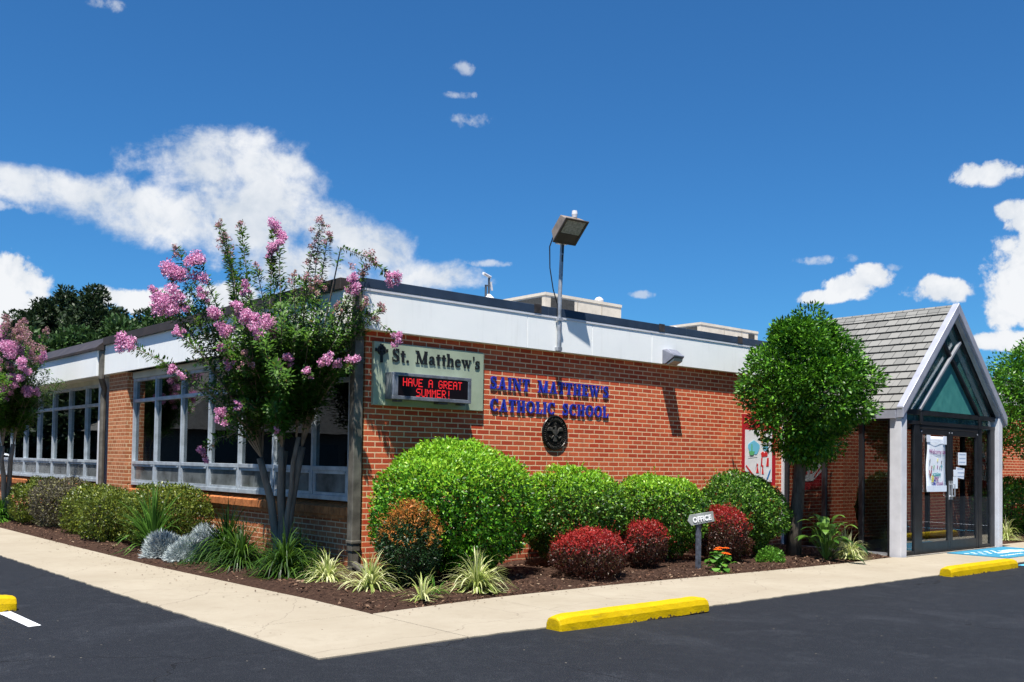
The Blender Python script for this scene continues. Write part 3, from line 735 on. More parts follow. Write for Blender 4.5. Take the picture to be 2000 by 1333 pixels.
# ------------------------------------------------------------------ floodlight on its pole
fl = empty('pole_floodlight', (3.10, -.15, 2.9), 'brown box floodlight on a thin galvanised pole fixed to the front fascia', 'floodlight')
M_GALV = simple('galvanised_pole', (.40, .42, .45), .45, .5, .5, .25, 7)
M_BRN = simple('brown_lamp_housing', (.26, .21, .17), .5, .1, .4, .15, 8)
mb = MB(); mb.tube([(3.100, -.135, 2.925), (3.108, -.135, 3.7), (3.128, -.15, 4.47)], .029, 12); mb.build('pole', M_GALV, fl, smooth=False)
mb = MB(); mb.box((3.06, -.165, 2.935), (3.14, -.0975, 2.985)); mb.box((3.06, -.172, 3.36), (3.14, -.1085, 3.40)); mb.build('wall_bracket', M_GALV, fl)
mb = MB(); mb.box((3.10, -.183, 4.32), (3.128, -.176, 4.44)); mb.box((3.096, -.182, 4.20), (3.118, -.175, 4.30)); mb.build('peeled_paint_patch', M_BLACK, fl)
mb = MB(); mb.box((3.03, -.19, 4.455), (3.19, -.11, 4.49)); mb.box((3.02, -.185, 4.455), (3.034, -.115, 4.56)); mb.box((3.186, -.185, 4.455), (3.20, -.115, 4.56)); mb.build('yoke', M_GALV, fl)
# housing: local frame u=width, v=height of the glass, n=facing
O = Vector((3.12, -.17, 4.50)); u = Vector((.98, -.12, 0)).normalized(); n_ = Vector((-.1, -.64, -.72)); n_ = (n_ - u * n_.dot(u)).normalized(); v = u.cross(n_) ; v = v if v.z > 0 else -v
def LF(a, b, c_): return O + u * a + v * b + n_ * c_
mb = MB()
P0 = [(-.19, 0, .04), (.19, 0, .04), (.19, .40, .04), (-.19, .40, .04), (-.17, .05, -.13), (.17, .05, -.13), (.17, .33, -.13), (-.17, .33, -.13)]
mb.add([LF(*p) for p in P0], [(0, 1, 2, 3), (7, 6, 5, 4), (0, 4, 5, 1), (1, 5, 6, 2), (2, 6, 7, 3), (3, 7, 4, 0)])
hs = mb.build('housing', M_BRN, fl, bevel=.008)
mb = MB()
def lbox(a0, b0, c0, a1, b1, c1):
    mb.add([LF(a0, b0, c0), LF(a1, b0, c0), LF(a1, b1, c0), LF(a0, b1, c0), LF(a0, b0, c1), LF(a1, b0, c1), LF(a1, b1, c1), LF(a0, b1, c1)],
           [(0, 3, 2, 1), (4, 5, 6, 7), (0, 1, 5, 4), (1, 2, 6, 5), (2, 3, 7, 6), (3, 0, 4, 7)])
lbox(-.20, -.01, .041, .20, .015, .06); lbox(-.20, .385, .041, .20, .41, .06); lbox(-.20, .0155, .041, -.165, .3845, .06); lbox(.165, .0155, .041, .20, .3845, .06); lbox(-.1645, .0155, .041, .1645, .16, .055)
mb.build('door_frame', simple('dark_brown_frame', (.05, .042, .035), .5, 0, .4, .1), hs)
mb = MB(); lbox(-.164, .1605, .0415, .164, .384, .05)
def f_lens(t):
    co = world_co(t); pbsdf(t, t.ramp(t.noise(co, 30, 2), [(.3, (.20, .22, .20)), (.7, (.38, .40, .37))]), .12, 0, .8)
mb.build('lens', mat('prismatic_lens', f_lens), hs)
mb = MB(); q = LF(.06, .34, -.10); mb.tube([q, q + Vector((.0, 0, .05)), q + Vector((0, 0, .10))], [.035, .042, .036], 12); mb.build('photocell', M_WHITEM, fl)
mb = MB(); mb.tube([LF(-.16, .05, -.05), (2.93, -.10, 4.4), (2.94, -.10, 4.1), (2.99, -.12, 3.8), (3.075, -.12, 3.6), (3.085, -.12, 3.43)], .009, 6); mb.build('cable', M_BLACK, fl)

# wall pack lamp
wp = empty('wall_lamp', (5.56, -.1, 2.93), 'grey wedge shaped wall lamp low on the white fascia', 'lamp')
mb = MB(); xa, xb_ = 5.39, 5.66
mb.add([(xa, -.097, 2.935), (xb_, -.097, 2.935), (xb_, -.097, 3.155), (xa, -.097, 3.155), (xa + .02, -.18, 3.165), (xb_ - .02, -.18, 3.165), (xa + .01, -.33, 3.055), (xb_ - .01, -.33, 3.055), (xa + .01, -.325, 3.03), (xb_ - .01, -.325, 3.03), (xa + .01, -.15, 2.93), (xb_ - .01, -.15, 2.93)],
       [(0, 3, 2, 1), (3, 4, 5, 2), (4, 6, 7, 5), (6, 8, 9, 7), (8, 10, 11, 9), (10, 0, 1, 11), (0, 10, 8, 6, 4, 3), (1, 2, 5, 7, 9, 11)])
hs = mb.build('housing', simple('grey_blue_housing', (.24, .25, .30), .4, .3, .5, .15), wp, bevel=.006)
mb = MB(); mb.add([(xa + .03, -.158, 2.921), (xb_ - .03, -.158, 2.921), (xb_ - .03, -.318, 3.012), (xa + .03, -.318, 3.012), (xa + .03, -.19, 2.915), (xb_ - .03, -.19, 2.915), (xb_ - .03, -.30, 2.965), (xa + .03, -.30, 2.965)],
       [(0, 1, 2, 3), (4, 7, 6, 5), (0, 4, 5, 1), (2, 6, 7, 3), (0, 3, 7, 4), (1, 5, 6, 2)])
mb.build('diffuser', mat('ribbed_diffuser', lambda t: pbsdf(t, (.36, .37, .34), .25, 0, .7)), wp)

# ------------------------------------------------------------------ rooftop things
def hvac(x0, y0, x1, y1, z1, label, louv):
    e = empty('rooftop_unit', ((x0 + x1) / 2, (y0 + y1) / 2, 3.4), label, 'air conditioner', 'rooftop air conditioners')
    mb = MB(); mb.box((x0, y0, 3.42), (x1, y1, z1 - .03)); mb.build('casing', M_HVAC, e)
    mb = MB(); mb.box((x0 - .012, y0 - .012, z1 - .028), (x1 + .012, y1 + .012, z1 + .03)); mb.build('lid', M_HVAC, e)
    mb = MB()
    for (a, b) in louv: mb.box((a, y0 - .012, 3.5), (b, y0 - .002, z1 - .06))
    mb.box((x0 - .012, y0 + .10, 3.5), (x0 - .002, y1 - .12, z1 - .06)); mb.build('louvre', M_GRILL, e)
    mb = MB(); xx = x0 + .05
    for xx in np.arange(x0 + .9, x1, .72): mb.box((xx, y0 - .008, 3.45), (xx + .015, y0 - .001, z1 - .04))
    mb.build('panel_seam', simple('seam_grey', (.4, .36, .3), .6), e)
    return e
hvac(6.77, 4.12, 9.0, 5.6, 4.73, 'larger beige rooftop unit with dark louvres beside the light pole', [(6.92, 7.58)])
mb = MB(); mb.lathe((8.6, 4.4, 4.72), [(.05, 0), (.05, .06), (.09, .07), (.10, .13), (.06, .18), (.01, .2)], 'z', 14)
tag(mb.build('roof_vent', M_WHITEM, None, origin=(8.6, 4.4, 4.72)), 'small white mushroom vent on top of the larger rooftop unit', 'vent')
hvac(12.0, 4.33, 14.3, 5.5, 4.70, 'lower beige rooftop unit partly hidden behind the coping, nearer the entrance', [(13.9, 14.15)])
mb = MB(); mb.lathe((10.9, 4.2, 3.95), [(.04, -.5), (.04, .35), (.11, .37), (.12, .45), (.08, .52), (.01, .55)], 'z', 12)
tag(mb.build('roof_vent', M_WHITEM, None, origin=(10.9, 4.2, 3.4)), 'white pipe vent standing in front of the lower rooftop unit', 'vent')
an = empty('weather_sensor', (3.765, 2.25, 3.4), 'small white weather sensor mast rising behind the front coping', 'sensor')
mb = MB(); mb.lathe((3.765, 2.25, 3.9), [(.14, -.5), (.14, 0), (.10, .14), (.04, .2), (.01, .22)], 'z', 14); mb.build('base_cone', M_WHITEM, an)
mb = MB(); mb.tube([(3.765, 2.25, 4.1), (3.765, 2.25, 4.40)], .018, 8); mb.tube([(3.70, 2.25, 4.02), (3.70, 2.25, 4.26)], .02, 8); mb.box((3.69, 2.24, 4.24), (3.77, 2.26, 4.26)); mb.build('mast', M_ALUD, an)
mb = MB(); mb.tube([(3.60, 2.20, 4.43), (3.80, 2.26, 4.40)], .025, 8); mb.tube([(3.80, 2.25, 4.32), (3.83, 2.25, 4.18)], .02, 8); mb.build('sensor_arm', M_WHITEM, an)

# ------------------------------------------------------------------ glass entrance porch
YF = -2.25; XL, XR = 8.86, 12.78; XC = 10.87; ZE = 2.30; ZA = 4.22; g0 = G(9)
porch = empty('entrance_porch', (XC, -1.1, g0), 'glass entrance porch with steep grey shingled gable roof and white posts', 'porch')
for xa, xb_ in ((XL, XL + .19), (XR - .16, XR)):
    mb = MB(); mb.box((xa, YF, g0 - .1), (xb_, YF + .2, ZE + .01)); mb.build('post', M_WHITEM, porch, bevel=.006)
slope = (ZA - ZE) / (XC - XL)
def f_shingle(t):
    co = world_co(t); sep = t.node('ShaderNodeSeparateXYZ', ins={0: co})
    cmb = t.node('ShaderNodeCombineXYZ', ins={0: sep.outputs[1], 1: sep.outputs[2], 2: 0.0})
    off = t.node('ShaderNodeVectorMath', operation='ADD', ins={0: cmb.outputs[0], 1: (40.0, 10.0 - ZE + 0.0, 0)})
    b = t.node('ShaderNodeTexBrick', ins={'Vector': off.outputs[0], 'Scale': 1.0, 'Mortar Size': .0055, 'Mortar Smooth': .2, 'Bias': 0.0,
               'Brick Width': .205, 'Row Height': ROWH, 'Color1': (.15, .15, .142), 'Color2': (.235, .232, .218), 'Mortar': (.012, .012, .012)})
    n = t.noise(co, 30, 4, .6); n2 = t.noise(co, 2.5, 4, .6)
    c = t.mix(t.math('MULTIPLY', n, .35), b.outputs[0], (.18, .176, .163)); c = t.mix(t.math('MULTIPLY', n2, .3), c, (.24, .233, .218))
    c = t.mix(b.outputs[1], c, (.014, .014, .014))
    pbsdf(t, c, .85, 0, .25, bump=n, bstr=.4, bdist=.005)
NR = 14; ROWH = (ZA - ZE) / NR
M_SHIN = mat('grey_slate_shingles', f_shingle)
OFF = 10.0 - (10.0 // ROWH) * ROWH
for sg in (-1, 1):
    mb = MB()
    for k in range(NR):
        za, zb = ZE + k * ROWH, ZE + (k + 1) * ROWH + .01
        xa = XC + sg * (ZA - za) / slope; xb2 = XC + sg * (ZA - zb) / slope
        nx, nz = -sg * -1 * slope, 1.0; l_ = math.hypot(nx, nz); nx, nz = sg * slope / l_, 1 / l_
        t0, t1 = .036, .008     # butt end thick, head thin
        yb_ = .30
        y = YF - .02
        while y < yb_:
            y2 = min(y + .41, yb_); tt = t0 + rnd.uniform(-.003, .004)
            mb.prism([(xa, za), (xa + nx * tt, za + nz * tt), (xb2 + nx * t1, zb + nz * t1), (xb2, zb)], 1, y, y2 - .001); y = y2
    mb.build('shingle_roof', M_SHIN, porch)
mb = MB()
for sg in (-1, 1):
    nx, nz = sg * slope / math.hypot(slope, 1), 1 / math.hypot(slope, 1)
    mb.prism([(XC, ZA + .03), (XC, ZA + .055), (XC + sg * .12, ZA + .05 - .12 * slope), (XC + sg * .12, ZA + .02 - .12 * slope)], 1, YF - .03, .31)
mb.build('ridge_cap', M_SHIN, porch)
mb = MB()   # roof deck below the shingles
for sg in (-1, 1):
    mb.prism([(XC, ZA - .002), (XC, ZA - .07), (XC + sg * (ZA - ZE) / slope, ZE - .07), (XC + sg * (ZA - ZE) / slope, ZE - .002)], 1, YF + .08, .28)
mb.build('roof_deck', M_CREAM, porch)
for sg in (-1, 1):     # barge boards
    mb = MB(); l_ = math.hypot(slope, 1); dx, dz = 1 / l_, slope / l_
    xe = XC + sg * (ZA - ZE) / slope; w_ = .10
    # outer flat board and inner silver bead
    a = (XC, ZA + .075); b = (xe + sg * .02, ZE + .055)
    mb.prism([a, b, (b[0] - sg * 0.0, ZE + .01 - w_ * 1.35), (XC, ZA + .03 - w_ * 1.42)], 1, YF - .045, YF + .075)
    bb = mb.build('bargeboard', M_BARGE, porch, bevel=.006)
    mb = MB(); o1, o2 = w_ * 1.43, w_ * 1.43 + .07
    mb.prism([(XC, ZA + .03 - o1), (xe - sg * .0, ZE + .01 - o1), (xe - sg * .04, ZE + .01 - o1 + .02 - .04), (XC, ZA + .03 - o2)], 1, YF - .01, YF + .07)
    mb.build('bead', M_SILVER, bb)
mb = MB(); mb.box((XL - .05, YF + .08, ZE - .135), (XL + .08, .25, ZE - .0)); mb.build('eave_board', M_BARGE, porch)
mb = MB(); mb.box((XR - .08, YF + .08, ZE - .135), (XR + .05, .0 - .1, ZE - .0)); mb.build('eave_board', M_BARGE, porch)
# gable glazing bars
yg = YF + .10
mb = MB()
mb.box((XL + .191, yg - .03, 2.255), (XR - .161, yg + .05, 2.335)); mb.box((XL + .191, yg - .03, 2.09), (XR - .161, yg + .05, 2.15))
mb.build('transom_bar', M_BLACK, porch)
mb = MB(); mb.bar((9.62, yg - .03, 2.34), (11.13, yg - .03, 3.62), .04, .055, up=(0, 1, 0)); mb.build('gable_mullion', M_SILVER, porch)
mb = MB(); mb.bar((10.49, yg - .01, 3.61), (11.93, yg - .01, 2.34), .045, .06, up=(0, 1, 0))
for sg in (-1, 1): mb.bar((XC + sg * 1.86, yg + .02, 2.27), (XC + sg * .02, yg + .02, 4.03), .05, .06, up=(0, 1, 0))
mb.build('gable_mullion', M_BLACK, porch)
mb = MB(); mb.prism([(XL + .2, 2.31), (XR - .2, 2.31), (XC, ZA - .06)], 1, yg + .030, yg + .034); mb.build('gable_pane', M_GLASSG, porch)
mb = MB(); mb.prism([(9.70, 2.345), (11.86, 2.345), (10.79, 3.30)], 1, yg + .018, yg + .022); mb.build('frosted_pane', M_FROST, porch)
# frames of the front
mb = MB()
for a, b in ((XL + .191, 9.12), (9.47, 9.66), (11.93, 12.07), (12.42, XR - .161)): mb.box((a, yg - .025, g0), (b, yg + .045, 2.089))
mb.box((9.1201, yg - .02, g0), (9.4699, yg + .04, g0 + .06)); mb.box((12.0701, yg - .02, g0), (12.4199, yg + .04, g0 + .06)); mb.box((9.6601, yg - .022, 2.03), (11.9299, yg + .042, 2.0885))
for x in (9.66, 11.93): mb.box((x - .035, yg - .06, 2.10), (x + .035, yg - .031, 2.30))
mb.build('door_frame', M_BLACK, porch, bevel=.003, seg=1)
for xa, xb_ in ((9.1201, 9.4699), (12.0701, 12.4199)):
    mb = MB(); mb.box((xa, yg + .0, g0 + .06), (xb_, yg + .005, 2.088)); mb.build('sidelight_pane', M_GLASSV, porch)
mb = MB(); mb.box((9.1, yg + .0, 2.151), (12.5, yg + .005, 2.254)); mb.build('transom_pane', M_GLASSG, porch)
for (a, b) in ((9.664, 10.795), (10.80, 11.926)):
    d = MB(); d.box((a, yg - .02, g0 + .012), (a + .09, yg + .03, 2.026)); d.box((b - .09, yg - .02, g0 + .012), (b, yg + .03, 2.026))
    d.box((a + .0905, yg - .018, g0 + .012), (b - .0905, yg + .028, g0 + .19)); d.box((a + .0905, yg - .018, 1.93), (b - .0905, yg + .028, 2.026))
    dr = d.build('door', M_BLACK, porch, bevel=.003, seg=1)
    p = MB(); p.box((a + .091, yg + .0, g0 + .191), (b - .091, yg + .005, 1.929)); p.build('pane', M_GLASSV, dr)
    h = MB(); hx = b - .045 if a < 10 else a + .045
    h.box((hx - .03, yg - .027, .80), (hx + .03, yg - .0205, 1.13)); h.tube([(hx, yg - .028, .86), (hx, yg - .075, .86), (hx, yg - .075, 1.07), (hx, yg - .028, 1.07)], .010, 8)
    h.build('handle', M_SILVER, dr)
    for xx in (a + .05, b - .05):
        k = MB(); k.lathe((xx, yg - .021, 1.975), [(.016, 0), (.016, .004), (.01, .008)], 'y-', 10); k.build('pivot_cap', M_SILVER, dr)
# side glass walls
for side, X in (('l', XL + .06), ('r', XR - .06)):
    mb = MB()
    for ya_, yb_ in ((YF + .201, YF + .25), (-1.56, -1.48), (-.86, -.78), (-.10, -.03)): mb.box((X - .035, ya_, g0 + .0), (X + .035, yb_, 2.13))
    mb.box((X - .034, YF + .202, 2.131), (X + .034, -.03, 2.163)); mb.build('side_frame', M_BLACK, porch, bevel=.003, seg=1)
    mb = MB()
    for ya_, yb_ in ((YF + .251, -1.561), (-1.479, -.861), (-.779, -.101)): mb.box((X - .03, ya_, g0 + .0), (X + .03, yb_, g0 + .05))
    mb.build('side_sill', M_SILVER, porch)
    mb = MB()
    for ya_, yb_ in ((YF + .251, -1.561), (-1.479, -.861), (-.779, -.101)): mb.box((X - .003, ya_, g0 + .051), (X + .003, yb_, 2.129))
    mb.build('side_pane', M_GLASSS, porch)
mb = MB(); mb.box((XL - .03, -.0295, g0 - .05), (XL + .10, -.002, 2.92)); mb.build('end_jamb', M_WHITEM, porch)
mb = MB(); mb.box((XL - .04, YF + .30, g0 - .12), (XL + .13, -.03, g0 - .001)); mb.box((XR - .13, YF + .30, g0 - .12), (XR + .04, -.03, g0 - .001)); mb.build('kerb', M_CONC, porch)
mb = MB(); mb.box((XL + .131, YF + .05, g0 - .1), (XR - .131, .0, g0 - .006)); mb.build('floor', simple('porch_floor_tile', (.38, .35, .30), .5, 0, .4, .1, 4), porch)
mb = MB(); mb.box((XL + .25, -.028, g0), (10.9, -.002, 3.0)); mb.box((11.7, -.028, g0), (XR - .02, -.002, 3.0)); mb.box((10.901, -.028, 2.1), (11.699, -.002, 3.0)); mb.build('inner_wall', M_BRICK, porch)
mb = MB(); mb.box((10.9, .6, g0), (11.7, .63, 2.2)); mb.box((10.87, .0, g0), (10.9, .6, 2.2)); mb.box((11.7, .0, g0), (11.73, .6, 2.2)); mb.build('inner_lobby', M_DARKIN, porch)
# rest of the front wall line behind the porch (above the inner door)
mb = MB(); mb.box((8.842, .002, 2.2), (12.778, .3, 3.0)); mb.build('wall', M_BRICK, school)

# papers on the doors
M_PAPER = simple('white_paper', (.72, .76, .82), .7, 0, .3, .03, 3)
def text_mesh(txt, size, m, parent, origin, ex=.0008, name='writing', rot=None, bold=0.0, sx=1.0):
    """built-in font text as a mesh, standing in an X-Z plane facing -Y"""
    cu = bpy.data.curves.new('t', 'FONT'); cu.body = txt; cu.size = size; cu.extrude = ex; cu.offset = bold
    ob = bpy.data.objects.new('t', cu); scene.collection.objects.link(ob)
    dg = bpy.context.evaluated_depsgraph_get(); me = bpy.data.meshes.new_from_object(ob.evaluated_get(dg))
    bpy.data.objects.remove(ob); bpy.data.curves.remove(cu)
    for v_ in me.vertices:
        x_, y_, z_ = v_.co; v_.co = (x_ * sx, -z_, y_)
    if rot is not None: me.transform(rot)
    me.materials.clear(); me.materials.append(m)
    o = bpy.data.objects.new(name, me); link(o); o.parent = parent; o.location = Vector(origin) - wloc(parent)
    return o
def flat(name, c_): return mat(name, lambda t: pbsdf(t, c_, .6, 0, .3))
M_PUR, M_TEAL, M_MAR, M_YEL, M_NAVY, M_GRN, M_INK = flat('purple_ink', (.25, .05, .22)), flat('teal_ink', (.02, .28, .32)), flat('maroon_ink', (.25, .02, .05)), flat('yellow_ink', (.65, .60, .12)), flat('navy_ink', (.03, .04, .40)), flat('green_ink', (.04, .35, .14)), flat('dark_ink', (.05, .06, .09))
yp = yg - .008
ps = empty('door_poster', (10.24, yp, 1.4), 'tall white poster taped inside the left entrance door, Welcome to Vacation Bible School', 'poster')
V = []; F = []; nx_, nz_ = 6, 18
for i in range(nx_ + 1):
    for j in range(nz_ + 1):
        xx = 9.885 + .70 * i / nx_; zz = .945 + .955 * j / nz_
        xx += .018 * math.sin(j * .35) * (i / nx_ - .5) * 2 * (1 if 0 < j < nz_ else .3)
        V.append((xx, yp - .008 - .007 * (1 + math.sin(i * 1.3 + j * .5)), zz))
for i in range(nx_):
    for j in range(nz_): F.append((i * (nz_ + 1) + j, (i + 1) * (nz_ + 1) + j, (i + 1) * (nz_ + 1) + j + 1, i * (nz_ + 1) + j + 1))
pp = mesh_obj('sheet', V, F, M_PAPER, ps, smooth=True); md = pp.modifiers.new('s', 'SOLIDIFY'); md.thickness = .002; md.offset = 1
mb = MB(); mb.box((9.87, yp - .034, 1.80), (10.0, yp - .026, 1.92)); mb.box((10.47, yp - .034, 1.77), (10.60, yp - .026, 1.915)); mb.box((9.90, yp - .031, 1.795), (10.57, yp - .028, 1.80)); mb.box((9.92, yp - .031, 1.045), (10.57, yp - .028, 1.05)); mb.box((9.885, yp - .034, .945), (10.60, yp - .026, 1.05)); mb.build('folded_flap', simple('paper_fold', (.66, .71, .80), .7, 0, .3, .03), ps)
yt = yp - .028
text_mesh('Welcome to', .115, M_PUR, ps, (9.965, yt, 1.60), name='writing')
for i, (gx, gz, m_) in enumerate(((9.99, 1.47, M_INK), (10.28, 1.49, M_YEL), (10.42, 1.45, M_INK), (10.06, 1.36, M_MAR), (10.14, 1.37, M_GRN), (10.27, 1.37, M_PUR), (10.36, 1.36, M_INK), (10.43, 1.37, M_TEAL))):
    mb = MB(); q = [(gx + .022 * math.cos(a) * (1 if k % 2 else .45), gz + .038 * math.sin(a) * (1 if k % 3 else .5)) for k, a in enumerate([2 * math.pi * t / 9 for t in range(9)])]
    mb.prism(q, 1, yt - .001, yt + .001); mb.build('drawing', m_, ps)
for ch, m_, gx, gz, s_ in (('V', M_MAR, 9.96, 1.195, .17), ('B', M_YEL, 10.05, 1.115, .16), ('S', M_NAVY, 10.12, 1.03, .17)): text_mesh(ch, s_, m_, ps, (gx, yt, gz), bold=.004)
text_mesh('acation', .105, M_TEAL, ps, (10.085, yt, 1.215), bold=.0015); text_mesh('ible', .10, M_PUR, ps, (10.17, yt, 1.14)); text_mesh('chool', .11, M_PUR, ps, (10.23, yt, 1.055))
def notice(x0, z0, x1, z1, label, sk=0.0, lines=3, off=0.0, m_=None):
    e = empty('door_notice', ((x0 + x1) / 2, yp, (z0 + z1) / 2), label, 'notice', 'papers taped to the right entrance door')
    mb = MB(); y_ = yp - .006 - off; mb.prism([(x0, z0 + sk), (x1 - sk, z0), (x1, z1 - sk), (x0 + sk * .3, z1)], 1, y_ - .002, y_); mb.build('sheet', M_PAPER if m_ is None else m_, e)
    mb = MB()
    for k in range(lines):
        zz = z1 - (z1 - z0) * (k + .65) / (lines + .2); x = x0 + .05
        while x < x1 - .05:
            w_ = rnd.uniform(.012, .03); mb.box((x, y_ - .0035, zz), (min(x + w_, x1 - .03), y_ - .0022, zz + .022)); x += w_ + .008
    if lines: mb.build('print', flat('faded_blue_print', (.28, .36, .50)), e)
notice(11.10, 1.415, 11.43, 1.64, 'upper of the two printed sheets on the right entrance door', .0)
notice(11.01, 1.16, 11.35, 1.38, 'slanted printed sheet below the upper one on the right entrance door', .03, 3, .004)
notice(10.885, 1.21, 11.045, 1.33, 'smallest white card on the stile above the right door handle', .0, 0, .018)
notice(10.87, 1.145 - .15, 11.045, 1.205, 'tall narrow white card just above the right door handle', .0, 0, .018)

# banner on the wall end
M_RED = simple('red_vinyl', (.42, .012, .022), .6, 0, .3, .1, 4)
bn = empty('wall_banner', (8.1, -.02, 1.6), 'red banner, white panel of childlike crayon drawings at the end of the brick wall', 'banner')
mb = MB(); mb.prism([(7.63, .98), (8.62, .86), (8.62, 2.24), (7.63, 2.24)], 1, -.02, -.004); mb.build('backing', M_RED, bn)
mb = MB(); mb.prism([(7.70, 1.26), (8.00, 1.08), (8.50, 1.06), (8.50, 1.97), (7.70, 1.97)], 1, -.026, -.0205); mb.build('white_panel', simple('white_vinyl', (.78, .78, .80), .5, 0, .3, .04), bn)
def bpoly(name, polys, m_, y=-.030, d=.003):
    mb = MB()
    for p in polys: mb.prism(p, 1, y, y + d)
    return mb.build(name, m_, bn)
def blob(cx, cz, rx, rz, n=16, w_=.1, ph=0): return [(cx + rx * math.cos(a) * (1 + w_ * math.sin(3 * a + ph)), cz + rz * math.sin(a) * (1 + w_ * math.sin(5 * a + ph))) for a in [2 * math.pi * k / n for k in range(n)]]
bpoly('blue_scribble', [blob(7.95, 1.66, .17, .12)], flat('sky_crayon', (.16, .52, .72)))
bpoly('blue_scribble', [blob(8.30, 1.66, .08, .05)], flat('sky_crayon', (.16, .52, .72)))
bpoly('green_boat', [[(7.80, 1.60), (7.97, 1.60), (7.93, 1.53), (7.83, 1.53)], [(7.87, 1.61), (7.90, 1.61), (7.90, 1.72), (7.87, 1.72)]], flat('green_crayon', (.12, .45, .18)), y=-.034)
redc = flat('red_crayon', (.62, .03, .03))
bpoly('red_wagon', [[(8.18, 1.50), (8.36, 1.52), (8.36, 1.58), (8.30, 1.60), (8.27, 1.57), (8.22, 1.60), (8.16, 1.57)], [(8.32, 1.34), (8.40, 1.34), (8.40, 1.49), (8.35, 1.49)], [(8.16, 1.34), (8.20, 1.34), (8.21, 1.49), (8.17, 1.49)]], redc)
bpoly('stick_figure', [[(8.02, 1.22), (8.10, 1.22), (8.07, 1.33), (8.05, 1.33)], blob(8.06, 1.36, .02, .024, 10, 0)], redc)
bpoly('stick_figure', [[(8.19, 1.20), (8.25, 1.20), (8.23, 1.30), (8.20, 1.30)], blob(8.215, 1.335, .022, .026, 10, 0)], redc)
bpoly('dark_outline', [[(7.78, 1.50), (8.05, 1.52), (8.05, 1.525), (7.78, 1.505)], [(8.0, 1.30), (8.03, 1.40), (8.036, 1.398), (8.008, 1.30)], [(8.12, 1.17), (8.16, 1.44), (8.166, 1.44), (8.127, 1.17)], [(8.1, 1.1), (8.15, 1.13), (8.15, 1.14), (8.1, 1.11)]], M_INK, y=-.035, d=.002)
bpoly('blue_crayon', [[(8.34, 1.12), (8.37, 1.10), (8.45, 1.24), (8.46, 1.29), (8.42, 1.26)]], flat('blue_crayon_m', (.03, .16, .38)))
bpoly('red_crayon', [[(7.71, 1.34), (7.73, 1.36), (7.96, 1.18), (7.95, 1.14)]], redc)
bpoly('tan_crayon', [[(8.12, 1.96), (8.24, 1.96), (8.26, 1.82), (8.20, 1.74), (8.14, 1.80)]], flat('tan_crayon_m', (.55, .28, .12)))
bpoly('yellow_squiggle', [[(7.68, 2.17), (7.83, 2.05), (7.84, 2.07), (7.70, 2.19)], [(7.66, 2.08), (7.80, 2.14), (7.80, 2.16), (7.66, 2.10)], [(8.50, 1.0), (8.62, .93), (8.6, .99)]], flat('yellow_crayon', (.65, .35, .06)), y=-.024, d=.003)

# ------------------------------------------------------------------ kerb things: wheel stops, mat, painted marks
def f_yel(t):
    co = world_co(t); n = t.noise(co, 5, 5, .6); n2 = t.noise(co, 45, 3, .6)
    sep = t.node('ShaderNodeSeparateXYZ', ins={0: t.node('ShaderNodeTexCoord').outputs['Object']})
    c = t.ramp(n, [(.3, (.46, .30, .000)), (.7, (.53, .37, .000))])
    ch = t.math('GREATER_THAN', t.math('SUBTRACT', t.math('MULTIPLY', t.noise(co, 14, 4, .7), .14), sep.outputs[2]), .068)
    c = t.mix(ch, c, (.07, .05, .03))
    c = t.mix(t.math('MULTIPLY', t.math('SUBTRACT', t.noise(co, 24, 4, .7), .62, clamp=True), 4, clamp=True), c, (.28, .19, .01))
    sc = t.node('ShaderNodeVectorMath', operation='MULTIPLY', ins={0: co, 1: (2.2, 9, 14)}).outputs[0]
    c = t.mix(t.math('MULTIPLY', t.math('SUBTRACT', t.noise(sc, 1.6, 6, .7), .56, clamp=True), 3.2, clamp=True), c, (.16, .12, .03))
    pbsdf(t, c, .55, 0, .2, bump=n2, bstr=.35, bdist=.01)
M_YELP = mat('yellow_kerb_paint', f_yel)
def stop(x0, x1, y, label, yaw=0):
    L = x1 - x0; zc = G((x0 + x1) / 2) - .014
    prof = [(-.10, 0), (-.095, .07), (-.075, .115), (-.04, .135), (.04, .135), (.075, .115), (.095, .07), (.10, 0)]
    V = []; F = []; n = len(prof); st = 28; r = random.Random(int(abs(x0) * 10))
    for i in range(st + 1):
        t = i / st; e = min(i, st - i); s_ = (.90, .97, 1)[min(e, 2)]; zs = (.86, .96, 1)[min(e, 2)]
        for (py_, pz) in prof:
            V.append((x0 + L * t, y + py_ * s_ + r.uniform(-.0025, .0025), zc + pz * zs + r.uniform(-.002, .002)))
    for i in range(st):
        for k in range(n - 1): F.append((i * n + k, i * n + k + 1, (i + 1) * n + k + 1, (i + 1) * n + k))
    F += [tuple(range(n - 1, -1, -1)), tuple(range(st * n, st * n + n))]
    F = [f[::-1] for f in F]
    o = mesh_obj('wheel_stop', V, F, M_YELP, origin=((x0 + x1) / 2, y, zc))
    o.rotation_euler[2] = yaw
    md = o.modifiers.new('b', 'BEVEL'); md.width = .014; md.segments = 2; md.limit_method = 'ANGLE'; md.angle_limit = math.radians(50)
    return tag(o, label, 'wheel stop', 'yellow concrete wheel stops')
stop(-.83, 1.16, -4.22, 'yellow wheel stop at the kerb in front of the red bushes, nearest one', .01)
stop(6.82, 9.0, -3.93, 'yellow wheel stop in front of the glass entrance')
stop(12.6, 14.9, -3.93, 'yellow wheel stop past the right photo edge, mirrored in the entrance glass')
stop(-6.0, -4.02, -.70, 'yellow wheel stop cut off by the left edge of the photo')
def painted(name, pts, m_, label, cat, group=None):
    P = [(x, y, G(x) - .010) for x, y in pts]
    o = mesh_obj(name, P, [tuple(range(len(P)))], m_, origin=(pts[0][0], pts[0][1], G(pts[0][0]) - .010)); return tag(o, label, cat, group)
